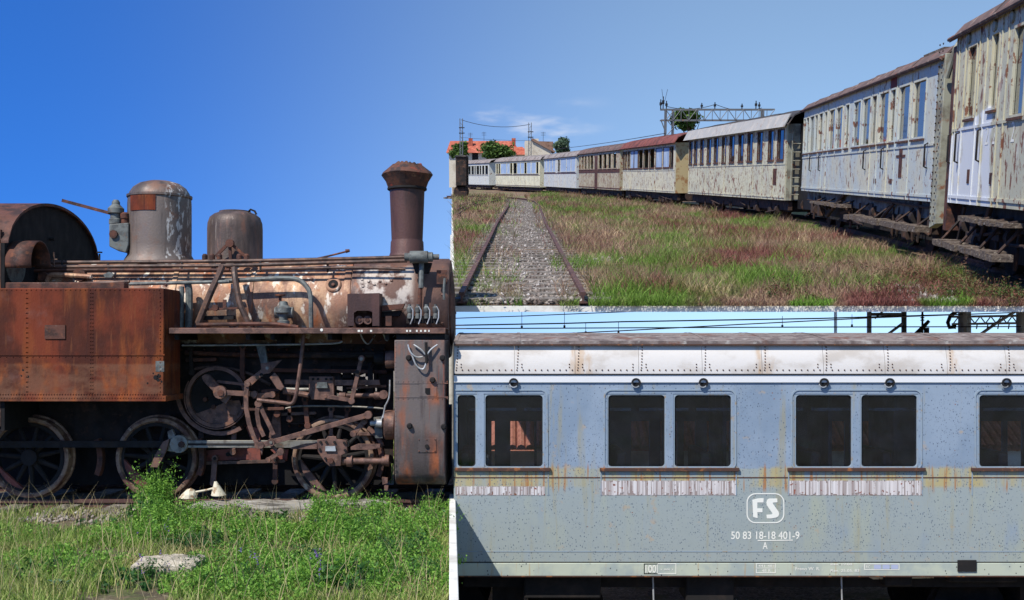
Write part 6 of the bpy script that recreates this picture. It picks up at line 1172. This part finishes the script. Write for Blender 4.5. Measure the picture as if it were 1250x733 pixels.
for px, py, n, rad, hm in ((480, 690, 70, .3, .26), (445, 665, 50, .25, .24), (300, 712, 60, .4, .16), (230, 670, 40, .25, .2), (520, 712, 60, .3, .22), (370, 690, 50, .3, .18), (185, 706, 40, .2, .16), (235, 700, 40, .2, .16)): x, y = gp(px, py); sp.append((min(x, EK * y - rad * .9), y, int(n * 1.6), rad, hm * 1.2))
weeds(sp, 'dark_weeds', m_wd2, 'darker green clover-like weeds in the foreground grass', .022)
fl = []; m_fl = mat('purple_flower', (112, 82, 150), (), .7)
n = 26; px = rng.choice([172, 205, 310, 385, 388, 382], n) + rng.normal(size=n) * 5; py = rng.choice([706, 660, 700, 716], n) + rng.normal(size=n) * 5; ctr = np.array([[*gp(a, b), SOIL + .12 + .08 * rng.random()] for a, b in zip(px, py)])
V, T = leaves(np.repeat(ctr, 7, 0) + rng.normal(size=(7 * n, 3)) * np.array([[.006, .006, .02]]), np.full(7 * n, .011)); stuff(fastmesh('purple_flowers', V, T, m_fl), 'tiny purple vetch flowers among the green weeds', 'flowers')
# yard grass
N = 150000; y = 14.3 + 80 * rng.random(N) ** 2.0; side = rng.random(N) < .9
x = np.where(side, cline(np.minimum(y, 68)) + .5 + rng.random(N) ** 1.0 * (9.5 + y * .02), EK * y + rng.random(N) * (cline(np.minimum(y, 68)) - EK * y))
dc = np.abs(x - cline(np.minimum(y, 68))); pat = np.sin(x * 1.9 + y * .7) + np.sin(y * 1.3 - x * .8 + 2)
tq = np.array([(p.x, p.y) for p in TRAINLINE]); tox = np.interp(y, tq[:, 1], tq[:, 0])
keep = (x > EK * y + .07) & ((x < tox - 1.5) | (y < 15.2)) & (x < tox - 1.2) & ((dc > .98) | (rng.random(N) < .07 + .45 * (np.sin(y * .9 + x * 2) + .6 * np.sin(y * .37 + 1) > .55)) ) & (np.abs(dc - .81) > .07)
x, y, pat = x[keep], y[keep], pat[keep]; k = np.clip(y / 22, 1, 3.2); sz = (.12 + .22 * rng.random(len(x)) ** 1.3) * (1 + .22 * pat) * np.clip(y / 40, 1, 1.25); sz = np.clip(sz * np.clip((y - 14.1) / 1.2, .45, 1), .06, .5)
B = yworld(x, y, np.full(len(x), .01)); V, T = blades(B[:, 0], B[:, 1], B[:, 2], sz, (.007 + .006 * rng.random(len(x))) * k, .8, UPY[None]); stuff(fastmesh('dry_grass', V, T, m_dry), 'dry reddish and green grass covering the raised yard', 'grass')
# darker shrubby weeds by the nearest coach
m_wd3 = leafmat('yard_weed_leaf', [(64, 84, 40), (92, 104, 54), (120, 78, 60), (84, 60, 50)], trans=.3)
VV = []; TT = []; o = 0
for px, py in [(1160, 352), (1185, 362), (1205, 366), (1215, 370), (1140, 345), (1120, 350), (1100, 342), (1175, 350), (1060, 350), (1200, 358), (1225, 371), (1240, 372), (985, 352), (1025, 335), (960, 365), (880, 330), (1150, 368), (1090, 366)]:
    q = yard(px, py); n = 34; V, T, V2, T2 = weed(q.x, max(q.y, 14.7), n, .45, .42, .028, 0.); T3 = np.concatenate([T[:, [0, 1, 2]], T[:, [0, 2, 3]]])
    for A, B_ in ((V, T3), (V2, T2)): VV.append(yworld(A[:, 0], A[:, 1], A[:, 2])); TT.append(B_ + o); o += len(A)
stuff(fastmesh('yard_weeds', np.concatenate(VV), np.concatenate(TT), m_wd3), 'low bushy red and green weeds in front of the two nearest coaches', 'weeds')

# rough growth and scrap behind the locomotive
n = 9000; yy = 15.3 + 9 * rng.random(n); xx = rng.uniform(-.56, EK - .002, n) * yy; V, T = blades(xx, yy, np.full(n, SOIL), .12 + .3 * rng.random(n), .012 + .01 * rng.random(n), .5); stuff(fastmesh('rough_grass', V, T, m_gr), 'rough grass behind the locomotive wheels', 'grass')
sb2 = root('scrap_girder', 'rusty red girder lying behind the locomotive between its wheels', 'girder', (-4.2, 16.9, SOIL))
MB().box(-5.0, -3.0, 16.8, 17.0, SOIL + .36, SOIL + .42).build('flange', m_red, sb2); MB().box(-5.0, -3.0, 16.88, 16.92, SOIL + .06, SOIL + .36).build('web', m_red, sb2); MB().box(-5.0, -3.0, 16.8, 17.0, SOIL, SOIL + .06).build('flange', m_red, sb2)

# broad-leaved plant at the front of the grass
x, y = gp(76, 722); bp_ = root('broad_leaf_plant', 'blue-green broad-leaved plant low in the grass at the front', 'plant', (x, y, SOIL))
m_bl = mat('broad_leaf', (64, 96, 72), [dict(c=(92, 124, 96), s=20, lo=.45, hi=.65)], .6)
for k in range(11):
    a = k * 2.4; ln = random.uniform(.11, .17); u_ = Vector((math.cos(a), math.sin(a), random.uniform(.5, 1.6))).normalized(); w_ = u_.cross(Vector((0, 0, 1))).normalized(); n_ = w_.cross(u_); b_ = Vector((x, y, SOIL + .02))
    V = []; Fc = []
    for i in range(6):
        t = i / 5; wd = .034 * math.sin(math.pi * (.12 + .86 * t)) ; c_ = b_ + u_ * ln * t + Vector((0, 0, -.05 * t * t)); V += [c_ - w_ * wd + n_ * .008, c_, c_ + w_ * wd + n_ * .008]
    for i in range(5): j = 3 * i; Fc += [(j, j + 1, j + 4, j + 3), (j + 1, j + 2, j + 5, j + 4)]
    MB().add(V, Fc).build('leaf', m_bl, bp_)

# taller coarse weeds and docks
sp = []
for px, py, n, rad, hm in ((178, 634, 26, .2, .34), (120, 650, 16, .3, .2), (410, 650, 30, .22, .34), (460, 655, 34, .3, .34), (500, 680, 34, .3, .3), (330, 640, 24, .3, .2), (40, 705, 20, .35, .2), (150, 715, 20, .35, .18), (260, 668, 26, .3, .24), (430, 715, 30, .35, .26), (525, 640, 20, .2, .26)): x, y = gp(px, py); sp.append((min(x, EK * y - rad * .9), y, n, rad, hm))
weeds(sp, 'coarse_weeds', m_wd2, 'taller coarse weeds with larger leaves in front of the locomotive', .038)
